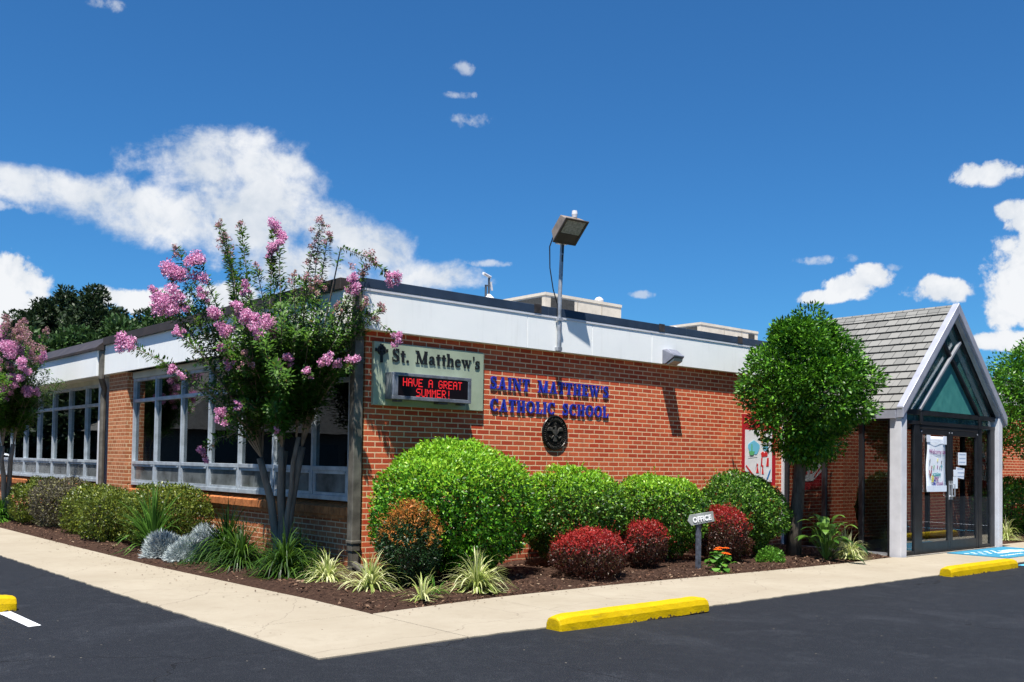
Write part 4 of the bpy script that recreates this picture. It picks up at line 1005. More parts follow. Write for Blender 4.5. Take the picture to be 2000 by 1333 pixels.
def f_wpaint(t):
    co = world_co(t); n = t.noise(co, 30, 4, .7); c = t.ramp(n, [(.35, (.35, .36, .38)), (.5, (.72, .74, .78))]); pbsdf(t, c, .7)
painted('parking_line', [(-4.19, -.82), (-4.17, -1.72), (-4.07, -1.70), (-4.08, -.82)], mat('worn_white_paint', f_wpaint), 'short worn white parking line beside the cut off yellow wheel stop', 'road marking')
painted('parking_line', [(9.35, -3.86), (12.5, -3.78), (12.5, -3.88), (9.35, -3.98)], simple('light_blue_paint', (.10, .42, .62), .6), 'light blue painted line past the wheel stop in front of the glass entrance', 'road marking')
mt = empty('entrance_mat', (11.2, -2.9, G(11)), 'blue entrance mat with white emblem marks in front of the glass doors', 'mat')
def f_mat(t):
    co = world_co(t); pbsdf(t, t.ramp(t.noise(co, 12, 3), [(.3, (.025, .16, .27)), (.7, (.05, .24, .36))]), .9, 0, .2, bump=t.noise(co, 200, 2), bstr=.5, bdist=.004)
mb = MB(); mb.box((10.25, -3.36, g0 + .001), (12.55, -2.36, g0 + .012)); mb.build('mat_base', mat('blue_mat', f_mat), mt)
mb = MB(); r = random.Random(2)
def mblob(cx_, cy_, rx, ry, w_=.2):
    p = [(cx_ + rx * math.cos(a) * (1 + w_ * r.uniform(-1, 1)), cy_ + ry * math.sin(a) * (1 + w_ * r.uniform(-1, 1))) for a in [2 * math.pi * k / 14 for k in range(14)]]
    mb.prism(p, 2, g0 + .0121 + r.uniform(0, .0012), g0 + .0135 + r.uniform(0, .001))
mblob(11.75, -2.85, .33, .16); 
for k in range(14): mblob(10.42 + k * .083, -2.62 - .11 * (k % 3), .05, .035, .35)
for k in range(9): mblob(10.55 + k * .1, -3.15, .04, .03, .3)
mblob(11.2, -2.9, .25, .05, .3); mblob(12.2, -3.1, .2, .05, .3)
mb.build('mat_print', simple('white_mat_print', (.62, .68, .72), .9), mt)
mb = MB(); mb.tube([(-3.75, 4.15, -.002), (-3.5, 3.6, .0), (-3.3, 3.35, -.002), (-3.2, 3.4, -.002), (-3.25, 3.62, -.002), (-3.6, 4.4, -.002), (-4.4, 5.4, -.002)], .014, 6)
tag(mb.build('black_hose', M_BLACK, None, origin=(-3.4, 3.6, -.02)), 'thin black hose lying on the asphalt beside the side walk', 'hose')

# ------------------------------------------------------------------ office sign
of = empty('office_sign', (4.03, -1.89, G(4)), 'grey arrow shaped OFFICE sign on a dark wooden stake among the red bushes', 'sign')
M_WOODG = simple('weathered_grey_wood', (.075, .085, .11), .8, 0, .3, .3, 20, .4)
M_WOODL = simple('grey_painted_board', (.25, .27, .26), .7, 0, .3, .15, 9, .3)
g_ = G(4)
mb = MB(); mb.box((3.995, -1.925, g_ - .05), (4.07, -1.885, g_ + .70)); mb.build('post', M_WOODG, of, bevel=.004)
rot = Matrix.Rotation(math.radians(30), 4, 'Z') @ Matrix.Rotation(math.radians(-11), 4, 'Y')
def arrow(pts, y0, y1, m_, name, par):
    mb = MB(); mb.prism(pts, 1, y0, y1); V = [rot.inverted() @ Vector(v_) if False else Matrix.Rotation(math.radians(-33), 4, 'Z') @ Matrix.Rotation(math.radians(-10), 4, 'Y') @ Vector(v_) for v_ in mb.V]
    mb.V = [tuple(v_ + Vector((4.03, -1.94, g_ + .705))) for v_ in V]; return mb.build(name, m_, par, bevel=.003)
bd = arrow([(-.185, .0), (-.145, .075), (.18, .07), (.18, -.065), (-.145, -.07)], -.02, 0, M_WOODL, 'arrow_board', of)
tm = Matrix.Rotation(math.radians(-33), 4, 'Z') @ Matrix.Rotation(math.radians(-10), 4, 'Y')
text_mesh('OFFICE', .098, flat('white_letter', (.78, .78, .78)), of, Vector((4.03, -1.94, g_ + .705)) + tm @ Vector((-.118, -.0255, -.034)), ex=.003, rot=tm, bold=.0035, sx=.82)

# ------------------------------------------------------------------ vegetation generators
FOL = {}
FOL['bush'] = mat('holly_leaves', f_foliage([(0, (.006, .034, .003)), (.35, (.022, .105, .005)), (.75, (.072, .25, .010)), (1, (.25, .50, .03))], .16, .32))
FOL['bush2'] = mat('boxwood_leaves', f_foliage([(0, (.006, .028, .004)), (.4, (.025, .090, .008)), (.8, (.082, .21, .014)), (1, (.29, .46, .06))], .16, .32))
FOL['bushtop'] = mat('sunlit_tip_leaves', f_foliage([(0, (.09, .27, .010)), (.5, (.18, .43, .016)), (1, (.36, .56, .04))], .28, .4))  # lighter than the base leaves: painted sunlight on bush tops, plus fresh tips
FOL['tree'] = mat('tree_leaves', f_foliage([(0, (.010, .045, .006)), (.35, (.030, .115, .008)), (.75, (.08, .23, .012)), (1, (.19, .42, .03))], .18, .3))
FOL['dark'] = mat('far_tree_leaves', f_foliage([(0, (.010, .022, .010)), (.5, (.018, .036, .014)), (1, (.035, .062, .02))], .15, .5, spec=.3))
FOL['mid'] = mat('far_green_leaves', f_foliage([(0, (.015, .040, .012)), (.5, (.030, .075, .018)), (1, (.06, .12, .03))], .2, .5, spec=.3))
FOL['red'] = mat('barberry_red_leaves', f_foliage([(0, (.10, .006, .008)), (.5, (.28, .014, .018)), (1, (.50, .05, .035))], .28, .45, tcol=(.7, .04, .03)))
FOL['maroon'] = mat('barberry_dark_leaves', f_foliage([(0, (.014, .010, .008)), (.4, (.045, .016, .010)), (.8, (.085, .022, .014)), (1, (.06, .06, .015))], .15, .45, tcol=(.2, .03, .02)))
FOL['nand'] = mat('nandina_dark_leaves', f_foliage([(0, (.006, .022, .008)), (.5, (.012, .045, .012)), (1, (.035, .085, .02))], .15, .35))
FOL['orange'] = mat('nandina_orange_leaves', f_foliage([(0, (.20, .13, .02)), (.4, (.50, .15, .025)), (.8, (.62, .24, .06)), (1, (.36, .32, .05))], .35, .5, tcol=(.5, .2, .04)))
FOL['hedge'] = mat('hedge_leaves', f_foliage([(0, (.030, .055, .010)), (.4, (.075, .115, .014)), (.8, (.16, .20, .022)), (1, (.25, .27, .03))], .25, .4))
FOL['hedgeb'] = mat('hedge_grey_leaves', f_foliage([(0, (.045, .040, .030)), (.4, (.085, .075, .055)), (.7, (.12, .11, .07)), (1, (.22, .22, .04))], .2, .6))
FOL['varieg'] = mat('variegated_blades', f_foliage([(0, (.14, .22, .03)), (.3, (.34, .42, .10)), (.55, (.58, .60, .28)), (1, (.68, .68, .42))], .35, .45, tcol=(.6, .65, .2)))
FOL['day'] = mat('daylily_blades', f_foliage([(0, (.010, .030, .006)), (.5, (.028, .075, .010)), (.9, (.07, .15, .015)), (1, (.16, .26, .03))], .3, .35))
FOL['iris'] = mat('tall_blades', f_foliage([(0, (.020, .060, .010)), (.5, (.05, .13, .02)), (1, (.12, .26, .04))], .35, .38))
FOL['silver'] = mat('silver_leaves', f_foliage([(0, (.22, .27, .28)), (.5, (.36, .42, .43)), (1, (.55, .60, .60))], .15, .8, spec=.2))
FOL['hosta'] = mat('broad_glossy_leaves', f_foliage([(0, (.015, .05, .01)), (.5, (.04, .12, .015)), (1, (.16, .30, .04))], .3, .28))
FOL['lime'] = mat('low_green_leaves', f_foliage([(0, (.03, .11, .01)), (.5, (.07, .20, .02)), (1, (.14, .32, .03))], .3, .45))
FOL['crape'] = mat('crape_leaves', f_foliage([(0, (.016, .052, .008)), (.4, (.040, .11, .012)), (.8, (.085, .19, .016)), (.97, (.10, .20, .02)), (1, (.16, .10, .02))], .28, .33))
FOL['crapet'] = mat('crape_tip_leaves', f_foliage([(0, (.04, .09, .015)), (.5, (.09, .15, .02)), (.8, (.18, .14, .04)), (1, (.25, .09, .04))], .35, .4))
FOL['pink'] = mat('crape_flowers', f_foliage([(0, (.46, .16, .33)), (.35, (.70, .31, .54)), (.75, (.82, .46, .68)), (1, (.88, .68, .80))], .35, .7, tcol=(.75, .28, .5), spec=.2))
FOL['pinkd'] = mat('fading_crape_flowers', f_foliage([(0, (.16, .17, .05)), (.3, (.28, .20, .10)), (.6, (.50, .24, .30)), (1, (.72, .46, .56))], .3, .7, tcol=(.6, .25, .35), spec=.2))
FOL['orangef'] = flat('orange_petals', (.85, .16, .01))
def f_bark(c1, c2, sc=14):
    def f(t):
        co = world_co(t); st = t.node('ShaderNodeVectorMath', operation='MULTIPLY', ins={0: co, 1: (1, 1, .22)}).outputs[0]
        n = t.noise(st, sc, 5, .65); pbsdf(t, t.ramp(n, [(.3, c1), (.68, c2)]), .85, 0, .25, bump=n, bstr=.6, bdist=.015)
    return f
M_BARK = mat('crape_bark', f_bark((.12, .095, .075), (.26, .215, .175)))
M_BARKD = mat('dark_bark', f_bark((.022, .018, .014), (.10, .085, .068), 18))
M_TWIG = simple('twigs', (.045, .032, .022), .9, 0, .2, .3, 20)

def lump(d, r, k=4, amp=.08):
    """smooth random bumps over directions"""
    F = r.normal(size=(k * 3, 3)) * 2.6; ph = r.rand(k * 3) * 6.28
    return amp * np.sin(d @ F.T + ph).mean(axis=1) * 3
def shell_points(n, rx, ry, rz, r, amp=.08, thick=.10, deep=.3, boxy=1.0):
    d = rand_dirs(n, r)
    s = np.ones(n) + lump(d, r, 4, amp)
    dd = np.sign(d) * np.abs(d) ** boxy; dd = dd / np.linalg.norm(dd, axis=1)[:, None] if boxy == 1 else dd / (np.abs(dd) ** 2.6).sum(axis=1)[:, None] ** (1 / 2.6)
    rad = s * (1 - np.abs(r.normal(size=n)) * thick); k = r.rand(n) < deep
    rad[k] = s[k] * r.uniform(.55, .9, k.sum())
    P = dd * rad[:, None] * np.array([rx, ry, rz]); N = norm(d / np.array([rx, ry, rz]))
    return P, N
def twig_sticks(mb, c, rx, ry, rz, n, r, base=None):
    for i in range(n):
        d = rand_dirs(1, r)[0]; d[2] = abs(d[2]) * .9 - .15
        e = Vector((c[0] + d[0] * rx * .85, c[1] + d[1] * ry * .85, c[2] + d[2] * rz * .85)); b = Vector(base) + Vector((r.normal() * .05, r.normal() * .05, 0))
        m_ = (b + e) / 2 + Vector((d[0] * rx * .15, d[1] * ry * .15, -.02)); mb.tube([b, m_, e], [.012, .008, .004], 4, False)
def bush(name, label, cat, x, y, rx, ry, h, n, leaf, m, seed, group=None, amp=.07, boxy=1.0, gap=.0, top=None, asp=.5, sprigs=50, low=None, lowfrac=.5):
    r = np.random.RandomState(seed); z0 = G(x)
    e = empty(name, (x, y, z0), label, cat, group)
    rz = (h - gap) / 2; c = np.array([x, y, z0 + gap + rz])
    P, N = shell_points(n, rx, ry, rz, r, amp, .08, .25, boxy)
    A = norm(N * .7 + rand_dirs(n, r) * .9 + np.array([0, 0, .3])); NN = norm(N + rand_dirs(n, r) * .55)
    L = leaf * (.7 + r.rand(n) * .6)
    q3 = P / np.array([rx, ry, rz]); F3 = r.normal(size=(7, 3)) * 5.5; ph3 = r.rand(7) * 6.28
    hol = np.sin(q3 @ F3.T + ph3).mean(axis=1); F4 = r.normal(size=(7, 3)) * 15; h4 = np.sin(q3 @ F4.T + ph3).mean(axis=1); P = P * (1 + .12 * np.clip(hol, -.6, .45) - .10 * (hol < -.30) + .10 * np.clip(h4, -.7, .3) - .07 * (h4 < -.22))[:, None]
    P = P + c; keep = P[:, 2] > z0 + .02; P, A, NN, L = P[keep], A[keep], NN[keep], L[keep]
    Q = leaf_quads(P, A, NN, L, L * asp, r)
    zrel = (P[:, 2] - z0) / h
    # short shoots that break the clipped outline
    S = []
    d = rand_dirs(sprigs, r); d[:, 2] = np.abs(d[:, 2]); 
    for dd in d:
        s = 1 + .02; b = c + dd * np.array([rx, ry, rz]) * s * .97; gr = norm((dd + np.array([0, 0, .8]) + r.normal(size=3) * .25)[None])[0]; LL = r.uniform(.03, .17) if r.rand() < .3 else r.uniform(.02, .08)
        for k in range(9):
            S.append(np.concatenate([b + gr * LL * k / 8, norm((gr * .5 + rand_dirs(1, r)[0])[None])[0], rand_dirs(1, r)[0]]))
    S = np.array(S); QS = leaf_quads(S[:, :3], S[:, 3:6], S[:, 6:], leaf * .8 * np.ones(len(S)), leaf * .8 * asp * np.ones(len(S)), r)
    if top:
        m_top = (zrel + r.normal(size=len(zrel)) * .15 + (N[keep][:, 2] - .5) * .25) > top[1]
        quads_obj('top_growth', np.concatenate([Q[m_top], QS]), FOL[top[0]], e); Q = Q[~m_top]  # green bushes: sunlight painted into the top; red and orange are leaf colour
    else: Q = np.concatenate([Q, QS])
    if low:
        m_l = (zrel[:len(Q)] if not top else zrel[~m_top]) + r.normal(size=len(Q)) * .09 < lowfrac if top else None
        if m_l is not None:
            quads_obj('shaded_foliage', Q[m_l], FOL[low], e); Q = Q[~m_l]
    if len(Q): quads_obj('foliage', Q, FOL[m], e)
    mb = MB(); twig_sticks(mb, c, rx, ry, rz, 46, r, (x, y, z0 - .02)); mb.build('stems', M_TWIG, e)
    return e
gb = 'clipped green bushes along the front wall'
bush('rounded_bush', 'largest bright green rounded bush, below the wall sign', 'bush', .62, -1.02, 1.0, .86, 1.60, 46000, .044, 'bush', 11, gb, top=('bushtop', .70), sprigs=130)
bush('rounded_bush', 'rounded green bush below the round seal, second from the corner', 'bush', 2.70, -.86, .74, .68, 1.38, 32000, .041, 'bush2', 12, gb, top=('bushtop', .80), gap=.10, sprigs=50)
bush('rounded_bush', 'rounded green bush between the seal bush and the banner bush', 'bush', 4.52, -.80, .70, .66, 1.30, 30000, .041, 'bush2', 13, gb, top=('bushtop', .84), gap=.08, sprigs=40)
bush('rounded_bush', 'rounded green bush in front of the red banner', 'bush', 6.46, -.80, .82, .66, 1.34, 30000, .042, 'bush2', 14, gb, gap=.05, sprigs=30)
gr_ = 'red leaved bushes in the front bed'
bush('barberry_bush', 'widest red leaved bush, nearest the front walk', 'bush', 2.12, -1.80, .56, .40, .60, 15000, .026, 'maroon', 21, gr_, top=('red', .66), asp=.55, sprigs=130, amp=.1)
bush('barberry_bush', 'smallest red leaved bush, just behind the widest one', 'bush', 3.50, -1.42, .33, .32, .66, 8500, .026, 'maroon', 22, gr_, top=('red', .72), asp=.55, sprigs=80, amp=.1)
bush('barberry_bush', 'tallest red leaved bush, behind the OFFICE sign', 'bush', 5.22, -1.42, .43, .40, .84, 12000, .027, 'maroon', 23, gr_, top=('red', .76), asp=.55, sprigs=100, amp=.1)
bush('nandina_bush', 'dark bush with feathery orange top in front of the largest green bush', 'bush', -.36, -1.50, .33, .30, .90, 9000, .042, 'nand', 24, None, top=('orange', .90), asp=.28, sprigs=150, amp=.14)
gh = 'low clipped hedges under the side windows'
bush('low_hedge', 'farthest low hedge, grey green, beside the second pink tree', 'hedge', -.90, 10.1, .54, .62, .90, 10000, .045, 'hedge', 31, gh, boxy=.8)
bush('low_hedge', 'brownish grey low hedge under the far windows', 'hedge', -.90, 8.75, .56, .85, .92, 13000, .042, 'hedgeb', 32, gh, boxy=.8)
bush('low_hedge', 'green low hedge in front of the brick pilaster, next to the brownish one', 'hedge', -.82, 7.05, .52, .72, .84, 10000, .042, 'hedge', 33, gh, boxy=.85)
bush('low_hedge', 'leafy green low hedge standing out toward the side walk', 'hedge', -1.12, 5.55, .44, .62, .82, 9500, .042, 'hedge', 34, gh, boxy=.9)
bush('low_hedge', 'nearest low hedge, right behind the tall grassy lily', 'hedge', -.72, 4.3, .60, .72, .92, 15000, .042, 'hedge', 35, gh, boxy=.85)

def blades(n, L, W, spread, droop, r, seg=6, lmin=.6, flat_=False):
    """arching strap leaves; returns (m,4,3) quads grouped as strips"""
    V = []; F = []
    for i in range(n):
        az = r.rand() * 6.283; ln = L * r.uniform(lmin, 1.05); tilt = abs(r.normal()) * spread; tilt = min(tilt, 1.45)
        d = np.array([math.cos(az) * math.sin(tilt), math.sin(az) * math.sin(tilt), math.cos(tilt)]); p = np.array([math.cos(az) * .04 * r.rand(), math.sin(az) * .04 * r.rand(), 0.])
        side = np.array([-math.sin(az + r.normal() * .5), math.cos(az), 0.]); side /= np.linalg.norm(side); w0 = W * r.uniform(.7, 1.2); dr = droop * r.uniform(.6, 1.4)
        b = len(V)
        for k in range(seg + 1):
            t = k / seg; w = w0 * (1 - t ** 2.2) * (.6 + .4 * min(1, t * 4)) / 2 + .0006
            V.append(p + side * w); V.append(p - side * w)
            d = d + np.array([0, 0, -dr / seg * (1 + 1.3 * t)]); d[:2] *= 1.02; d /= np.linalg.norm(d); p = p + d * ln / seg
            if p[2] < .012: p[2] = .012
        for k in range(seg): F.append((b + 2 * k, b + 2 * k + 1, b + 2 * k + 3, b + 2 * k + 2))
    return np.array(V), F
def tuft(name, label, cat, x, y, n, L, W, spread, droop, m, seed, group=None, lmin=.6, zo=.02):
    r = np.random.RandomState(seed); V, F = blades(n, L, W, spread, droop, r, 6, lmin); z = G(x) + zo
    o = mesh_obj(name, V + np.array([x, y, z]), F, FOL[m], origin=(x, y, z)); return tag(o, label, cat, group)
gv = 'striped cream and green grass tufts'
tuft('variegated_grass', 'striped cream grass tuft left of the corner downspout', 'grass tuft', -.90, -.72, 230, .40, .021, .80, 1.6, 'varieg', 41, gv)
tuft('variegated_grass', 'striped cream grass tuft right in front of the corner downspout', 'grass tuft', -.93, -1.62, 270, .46, .021, .92, 1.5, 'varieg', 42, gv)
tuft('variegated_grass', 'smallest, sparse striped grass tuft at the bed edge', 'grass tuft', -.82, -2.38, 55, .36, .017, .75, 1.5, 'varieg', 43, gv)
tuft('variegated_grass', 'widest striped grass tuft in front of the largest green bush', 'grass tuft', .08, -2.10, 360, .48, .021, .85, 1.35, 'varieg', 44, gv)
tuft('variegated_grass', 'drooping striped grass tuft between the broad leaved plant and the porch post', 'grass tuft', 7.75, -1.98, 230, .46, .019, .8, 1.8, 'varieg', 45, gv)
tuft('variegated_grass', 'striped grass tuft against the porch side glass', 'grass tuft', 8.25, -1.62, 220, .50, .019, .7, 1.7, 'varieg', 46, gv)
tuft('variegated_grass', 'striped grass tuft right of the porch at the photo edge', 'grass tuft', 14.3, -1.70, 170, .55, .018, .8, 1.7, 'varieg', 47, gv)
gd = 'dark green daylily clumps'
tuft('daylily_clump', 'wide dark daylily clump left of the pink tree trunks', 'lily', -.98, 1.62, 620, .86, .024, .8, 1.7, 'day', 51, gd)
tuft('daylily_clump', 'dark daylily clump in front of the wide one, by the walk', 'lily', -1.12, .92, 480, .74, .022, .9, 1.8, 'day', 52, gd)
tuft('daylily_clump', 'dark daylily clump around the foot of the pink tree', 'lily', -.98, .10, 420, .70, .022, .9, 1.9, 'day', 53, gd)
tuft('green_tuft', 'small green tuft behind the smallest striped grass', 'grass tuft', -.42, -2.05, 40, .26, .010, .8, 1.6, 'lime', 54)
tuft('tall_lily', 'tall upright green strap leaved lily in front of the nearest hedge', 'lily', -1.18, 3.62, 190, 1.0, .032, .38, .95, 'iris', 55, None, .55)
tuft('dark_grass', 'thin dark grass stalks leaning over the silver plants', 'grass tuft', -.62, 2.45, 60, .75, .008, .55, .6, 'day', 56, None, .7)
tuft('ground_ivy', 'low bright green ground plant at the foot of the second pink tree', 'ground cover', -1.45, 10.9, 900, .62, .022, .95, 1.2, 'lime', 57)
def dome(name, label, cat, x, y, rx, ry, h, n, leaf, m, seed, group=None, asp=.35):
    r = np.random.RandomState(seed); z0 = G(x) + .02
    d = rand_dirs(n, r); d[:, 2] = np.abs(d[:, 2]); s = 1 + lump(d, r, 4, .22); k = (.55 + .40 * r.rand(n)) * s
    P = d * k[:, None] * np.array([rx, ry, h]) + np.array([x, y, z0]); A = norm(d + rand_dirs(n, r) * .8); L = leaf * r.uniform(.6, 1.3, n); A = norm(d * 1.6 + rand_dirs(n, r) * .6 + np.array([0, 0, .4])) if asp < .3 else A
    o = quads_obj(name, leaf_quads(P, A, norm(d + rand_dirs(n, r) * .8), L, L * asp, r, .2), FOL[m], origin=(x, y, z0)); return tag(o, label, cat, group)
tuft('daylily_clump', 'dark daylily clump against the brick behind the pink tree trunks', 'lily', -.45, .75, 300, .60, .020, .85, 1.7, 'day', 58, gd)
tuft('daylily_clump', 'smaller green daylily clump beside the brown rock', 'lily', -.80, -.30, 170, .42, .018, .95, 1.7, 'day', 59, gd)
gs = 'silver leaved dusty miller mounds'
dome('silver_plant', 'silver leaved mound at the walk edge, leftmost of the silver plants', 'silver plant', -1.30, 2.75, .30, .34, .29, 7000, .085, 'silver', 61, gs, .13)
dome('silver_plant', 'silver leaved mound between the first one and the daylilies', 'silver plant', -1.26, 2.22, .26, .30, .24, 6000, .085, 'silver', 62, gs, .13)
dome('silver_plant', 'taller silver leaved mound set back against the brick under the windows', 'silver plant', -.80, 2.55, .30, .36, .36, 7000, .085, 'silver', 63, gs, .13)
dome('low_plant', 'small bright green mound at the foot of the round crowned tree', 'plant', 5.95, -1.72, .26, .20, .20, 1700, .035, 'lime', 64, None, .7)
mb = MB(); r = np.random.RandomState(4); 
d = rand_dirs(160, r)
import bmesh
def rock(x, y, z, rx, ry, rz, seed, m_, name, label, cat):
    bm = bmesh.new(); bmesh.ops.create_icosphere(bm, subdivisions=3, radius=1); r = np.random.RandomState(seed)
    D_ = np.array([v_.co[:] for v_ in bm.verts]); s = 1 + lump(D_, r, 5, .14) + r.normal(size=len(D_)) * .01
    for v_, k in zip(bm.verts, s): v_.co = (v_.co.x * rx * k, v_.co.y * ry * k, v_.co.z * rz * k)
    me = bpy.data.meshes.new(name); bm.to_mesh(me); bm.free(); me.materials.append(m_); o = link(bpy.data.objects.new(name, me)); o.location = (x, y, z); return tag(o, label, cat)
rock(-.62, -.02, .03, .15, .12, .13, 3, simple('brown_rock', (.16, .12, .10), .9, 0, .2, .2, 14, .5), 'rock', 'brown rock between the daylilies and the first striped grass tuft', 'rock')

# broad leaved plant and flowers
def broad(name, label, cat, x, y, n, L, W, m, seed, tilt=.55):
    r = np.random.RandomState(seed); e = empty(name, (x, y, G(x)), label, cat); V = []; F = []; st = MB(); z0 = G(x) + .02
    for i in range(n):
        az = r.rand() * 6.283; tl = abs(r.normal()) * tilt; h = L * r.uniform(.35, 1.0)
        d = np.array([math.cos(az) * math.sin(tl), math.sin(az) * math.sin(tl), math.cos(tl)]); b = np.array([x, y, z0]); p = b + d * h * .9
        st.tube([b, b + d * h * .5 + np.array([0, 0, .02]), p], [.006, .005, .004], 4, False)
        side = np.array([-math.sin(az), math.cos(az), 0.]); ln = L * r.uniform(.3, .5); w = W * r.uniform(.7, 1.1); k0 = len(V); dd = d.copy()
        for k in range(6):
            t = k / 5; ww = w * math.sin(math.pi * min(1, t * .85 + .12)) / 2 * (1 if k < 5 else .05)
            V.append(p + side * ww + np.array([0, 0, ww * .3])); V.append(p - side * ww + np.array([0, 0, ww * .3])); dd = dd + np.array([math.cos(az) * .15, math.sin(az) * .15, -.35]); dd /= np.linalg.norm(dd); p = p + dd * ln / 5
        for k in range(5): F.append((k0 + 2 * k, k0 + 2 * k + 1, k0 + 2 * k + 3, k0 + 2 * k + 2))
    mesh_obj('foliage', V, F, FOL[m], e); st.build('stems', FOL[m], e); return e
broad('broad_leaved_plant', 'glossy broad leaved plant in front of the porch side glass', 'plant', 7.15, -1.92, 46, .66, .13, 'hosta', 71, .5)
fp = broad('gerbera_plant', 'low green plant with orange flowers right of the OFFICE sign', 'plant', 4.32, -2.02, 60, .24, .11, 'lime', 72, .9)
for (fx, fy, fz) in ((4.22, -2.08, .30), (4.33, -2.12, .25), (4.40, -2.10, .23), (4.50, -2.0, .30), (4.36, -2.0, .31)):
    mb = MB(); z = G(4.3) + fz
    for k in range(14):
        a = k * 6.283 / 14; ca, sa = math.cos(a), math.sin(a); w_ = .012
        mb.add([(fx - sa * .004, fy + ca * .004, z), (fx + ca * .035 - sa * w_, fy + sa * .035 + ca * w_, z + .008), (fx + ca * .062, fy + sa * .062, z - .002), (fx + ca * .035 + sa * w_, fy + sa * .035 - ca * w_, z + .008)], [(0, 1, 2, 3)])
    mb.lathe((fx, fy, z), [(.014, 0), (.014, .010), (.004, .014)], 'z', 8)
    f_ = mb.build('flower', FOL['orangef'], fp); mb = MB(); mb.tube([(fx, fy, z), (4.33, -2.03, G(4.3) + .05)], .004, 4); mb.build('flower_stalk', FOL['lime'], fp)

# ------------------------------------------------------------------ trees
def limb_path(a, b, r, sag=.12, n=5):
    a, b = np.array(a), np.array(b); L = np.linalg.norm(b - a); P = [a + (b - a) * t + r.normal(size=3) * L * .03 * math.sin(math.pi * t) + np.array([0, 0, 1]) * math.sin(math.pi * t) * L * sag for t in np.linspace(0, 1, n)]
    return P
def clump_tree(name, label, cat, base, cc, R3, nclump, per, leaf, m, bark, seed, group=None, cr=.28, trunk_r=.09, fill=.25, asp=.45, lean=(0, 0), shape=None, limbs=14, rag=.10, kr=(.74, 1.06)):
    r = np.random.RandomState(seed); e = empty(name, base, label, cat, group)
    d = rand_dirs(nclump, r); k = np.where(r.rand(nclump) < fill, r.uniform(.2, .7, nclump), r.uniform(kr[0], kr[1], nclump) * (1 + lump(d, r, 3, rag)))
    C3 = d * k[:, None]
    if shape: C3[:, :2] *= np.interp(C3[:, 2], [-1, -.5, 0, .5, 1], shape)[:, None]
    C3 = C3 * np.array(R3) * (1 - cr * .5 / max(R3)) + np.array(cc)
    allq = []; crs = cr * r.uniform(.6, 1.25, nclump)
    for c, q, dd in zip(C3, crs, d):
        n = int(per * (q / cr) ** 2); u = rand_dirs(n, r); rad = q * r.uniform(.35, 1, n) ** .6
        P = c + u * rad[:, None] * np.array([1, 1, .75]); N = norm(u + np.array([0, 0, .5]) + rand_dirs(n, r) * .5); A = norm(u + dd * .4 + rand_dirs(n, r) * .8); L = leaf * r.uniform(.65, 1.25, n)
        allq.append(leaf_quads(P, A, N, L, L * asp, r))
    Q = np.concatenate(allq)
    quads_obj('crown', Q, FOL[m], e)
    mb = MB(); b = np.array(base, float); top = np.array(cc) + np.array([0, 0, R3[2] * .35]); fork = b + (np.array(cc) - b) * .62 + np.array([lean[0], lean[1], 0])
    P = [b + np.array([0, 0, -.05]), b + (fork - b) * .3 + r.normal(size=3) * .015, b + (fork - b) * .65 + r.normal(size=3) * .02, fork, top]
    mb.tube(P, [trunk_r * 1.25, trunk_r, trunk_r * .9, trunk_r * .85, trunk_r * .25], 12)
    for i in r.choice(nclump, min(limbs, nclump), replace=False):
        pth = limb_path(fork - np.array([0, 0, .1]) + np.array([0, 0, r.rand() * R3[2] * .5]), C3[i], r); mb.tube(pth, [trunk_r * .4, trunk_r * .33, trunk_r * .25, trunk_r * .16, trunk_r * .08], 6, False)
    mb.build('trunk', bark, e, smooth=True); return e
clump_tree('round_tree', 'dense rounded green tree on a single dark trunk beside the porch', 'tree', (7.12, -1.36, G(7.1)), (7.30, -1.46, 2.62), (1.12, 1.02, 1.32), 200, 230, .072, 'tree', M_BARKD, 81, 'round crowned trees by the entrance', rag=.08, kr=(.75, 1.03), cr=.25, trunk_r=.105, fill=.15, shape=[.42, .86, 1.04, .84, .50])
clump_tree('round_tree', 'round green tree right of the porch, cut off by the photo edge', 'tree', (16.5, -1.7, G(8)), (16.6, -1.6, 2.85), (2.1, 1.5, 1.38), 280, 120, .085, 'tree', M_BARKD, 82, 'round crowned trees by the entrance', cr=.32, trunk_r=.10, shape=[.8, 1, 1, .85, .5])
bush('rounded_bush', 'dark clipped bush below the cut off tree right of the porch', 'bush', 16.9, -.85, 1.5, .6, 1.25, 13000, .06, 'tree', 83, None, boxy=.8)

# far trees behind the building: each its own
FT = [((9.8, 55.0), 10.7, 1.0, 'dark', 'slim leaning dark tree at the left end of the row behind the far roof'),
      ((11.4, 56.3), 11.5, 1.7, 'dark', 'dark tree with a flat top, second from the left behind the far roof'),
      ((13.0, 57.5), 12.4, 1.9, 'dark', 'dark tree with a pointed top, left of the tallest one'),
      ((13.2, 52.3), 12.1, 1.8, 'dark', 'tallest pointed dark tree behind the far roof'),
      ((15.4, 54.0), 11.0, 2.2, 'dark', 'broad dark tree right of the tallest pointed one'),
      ((17.0, 51.5), 11.2, 2.0, 'dark', 'rounded dark tree at the right end of the dark row'),
      ((7.4, 44.0), 7.6, 1.7, 'mid', 'lowest lighter green tree, at the left just above the roof'),
      ((9.4, 43.2), 8.0, 1.8, 'mid', 'lighter green tree below the flat topped dark one'),
      ((11.4, 42.4), 8.4, 1.9, 'mid', 'lighter green tree in the middle just above the roof line'),
      ((13.6, 42.2), 9.2, 1.9, 'mid', 'lighter green tree below the rounded dark one'),
      ((15.6, 41.6), 9.7, 2.1, 'mid', 'lighter green tree half hidden behind the pink crape myrtle'),
      ((18.0, 41.6), 9.6, 2.3, 'mid', 'lighter green tree mostly hidden behind the pink crape myrtle')]
far = []
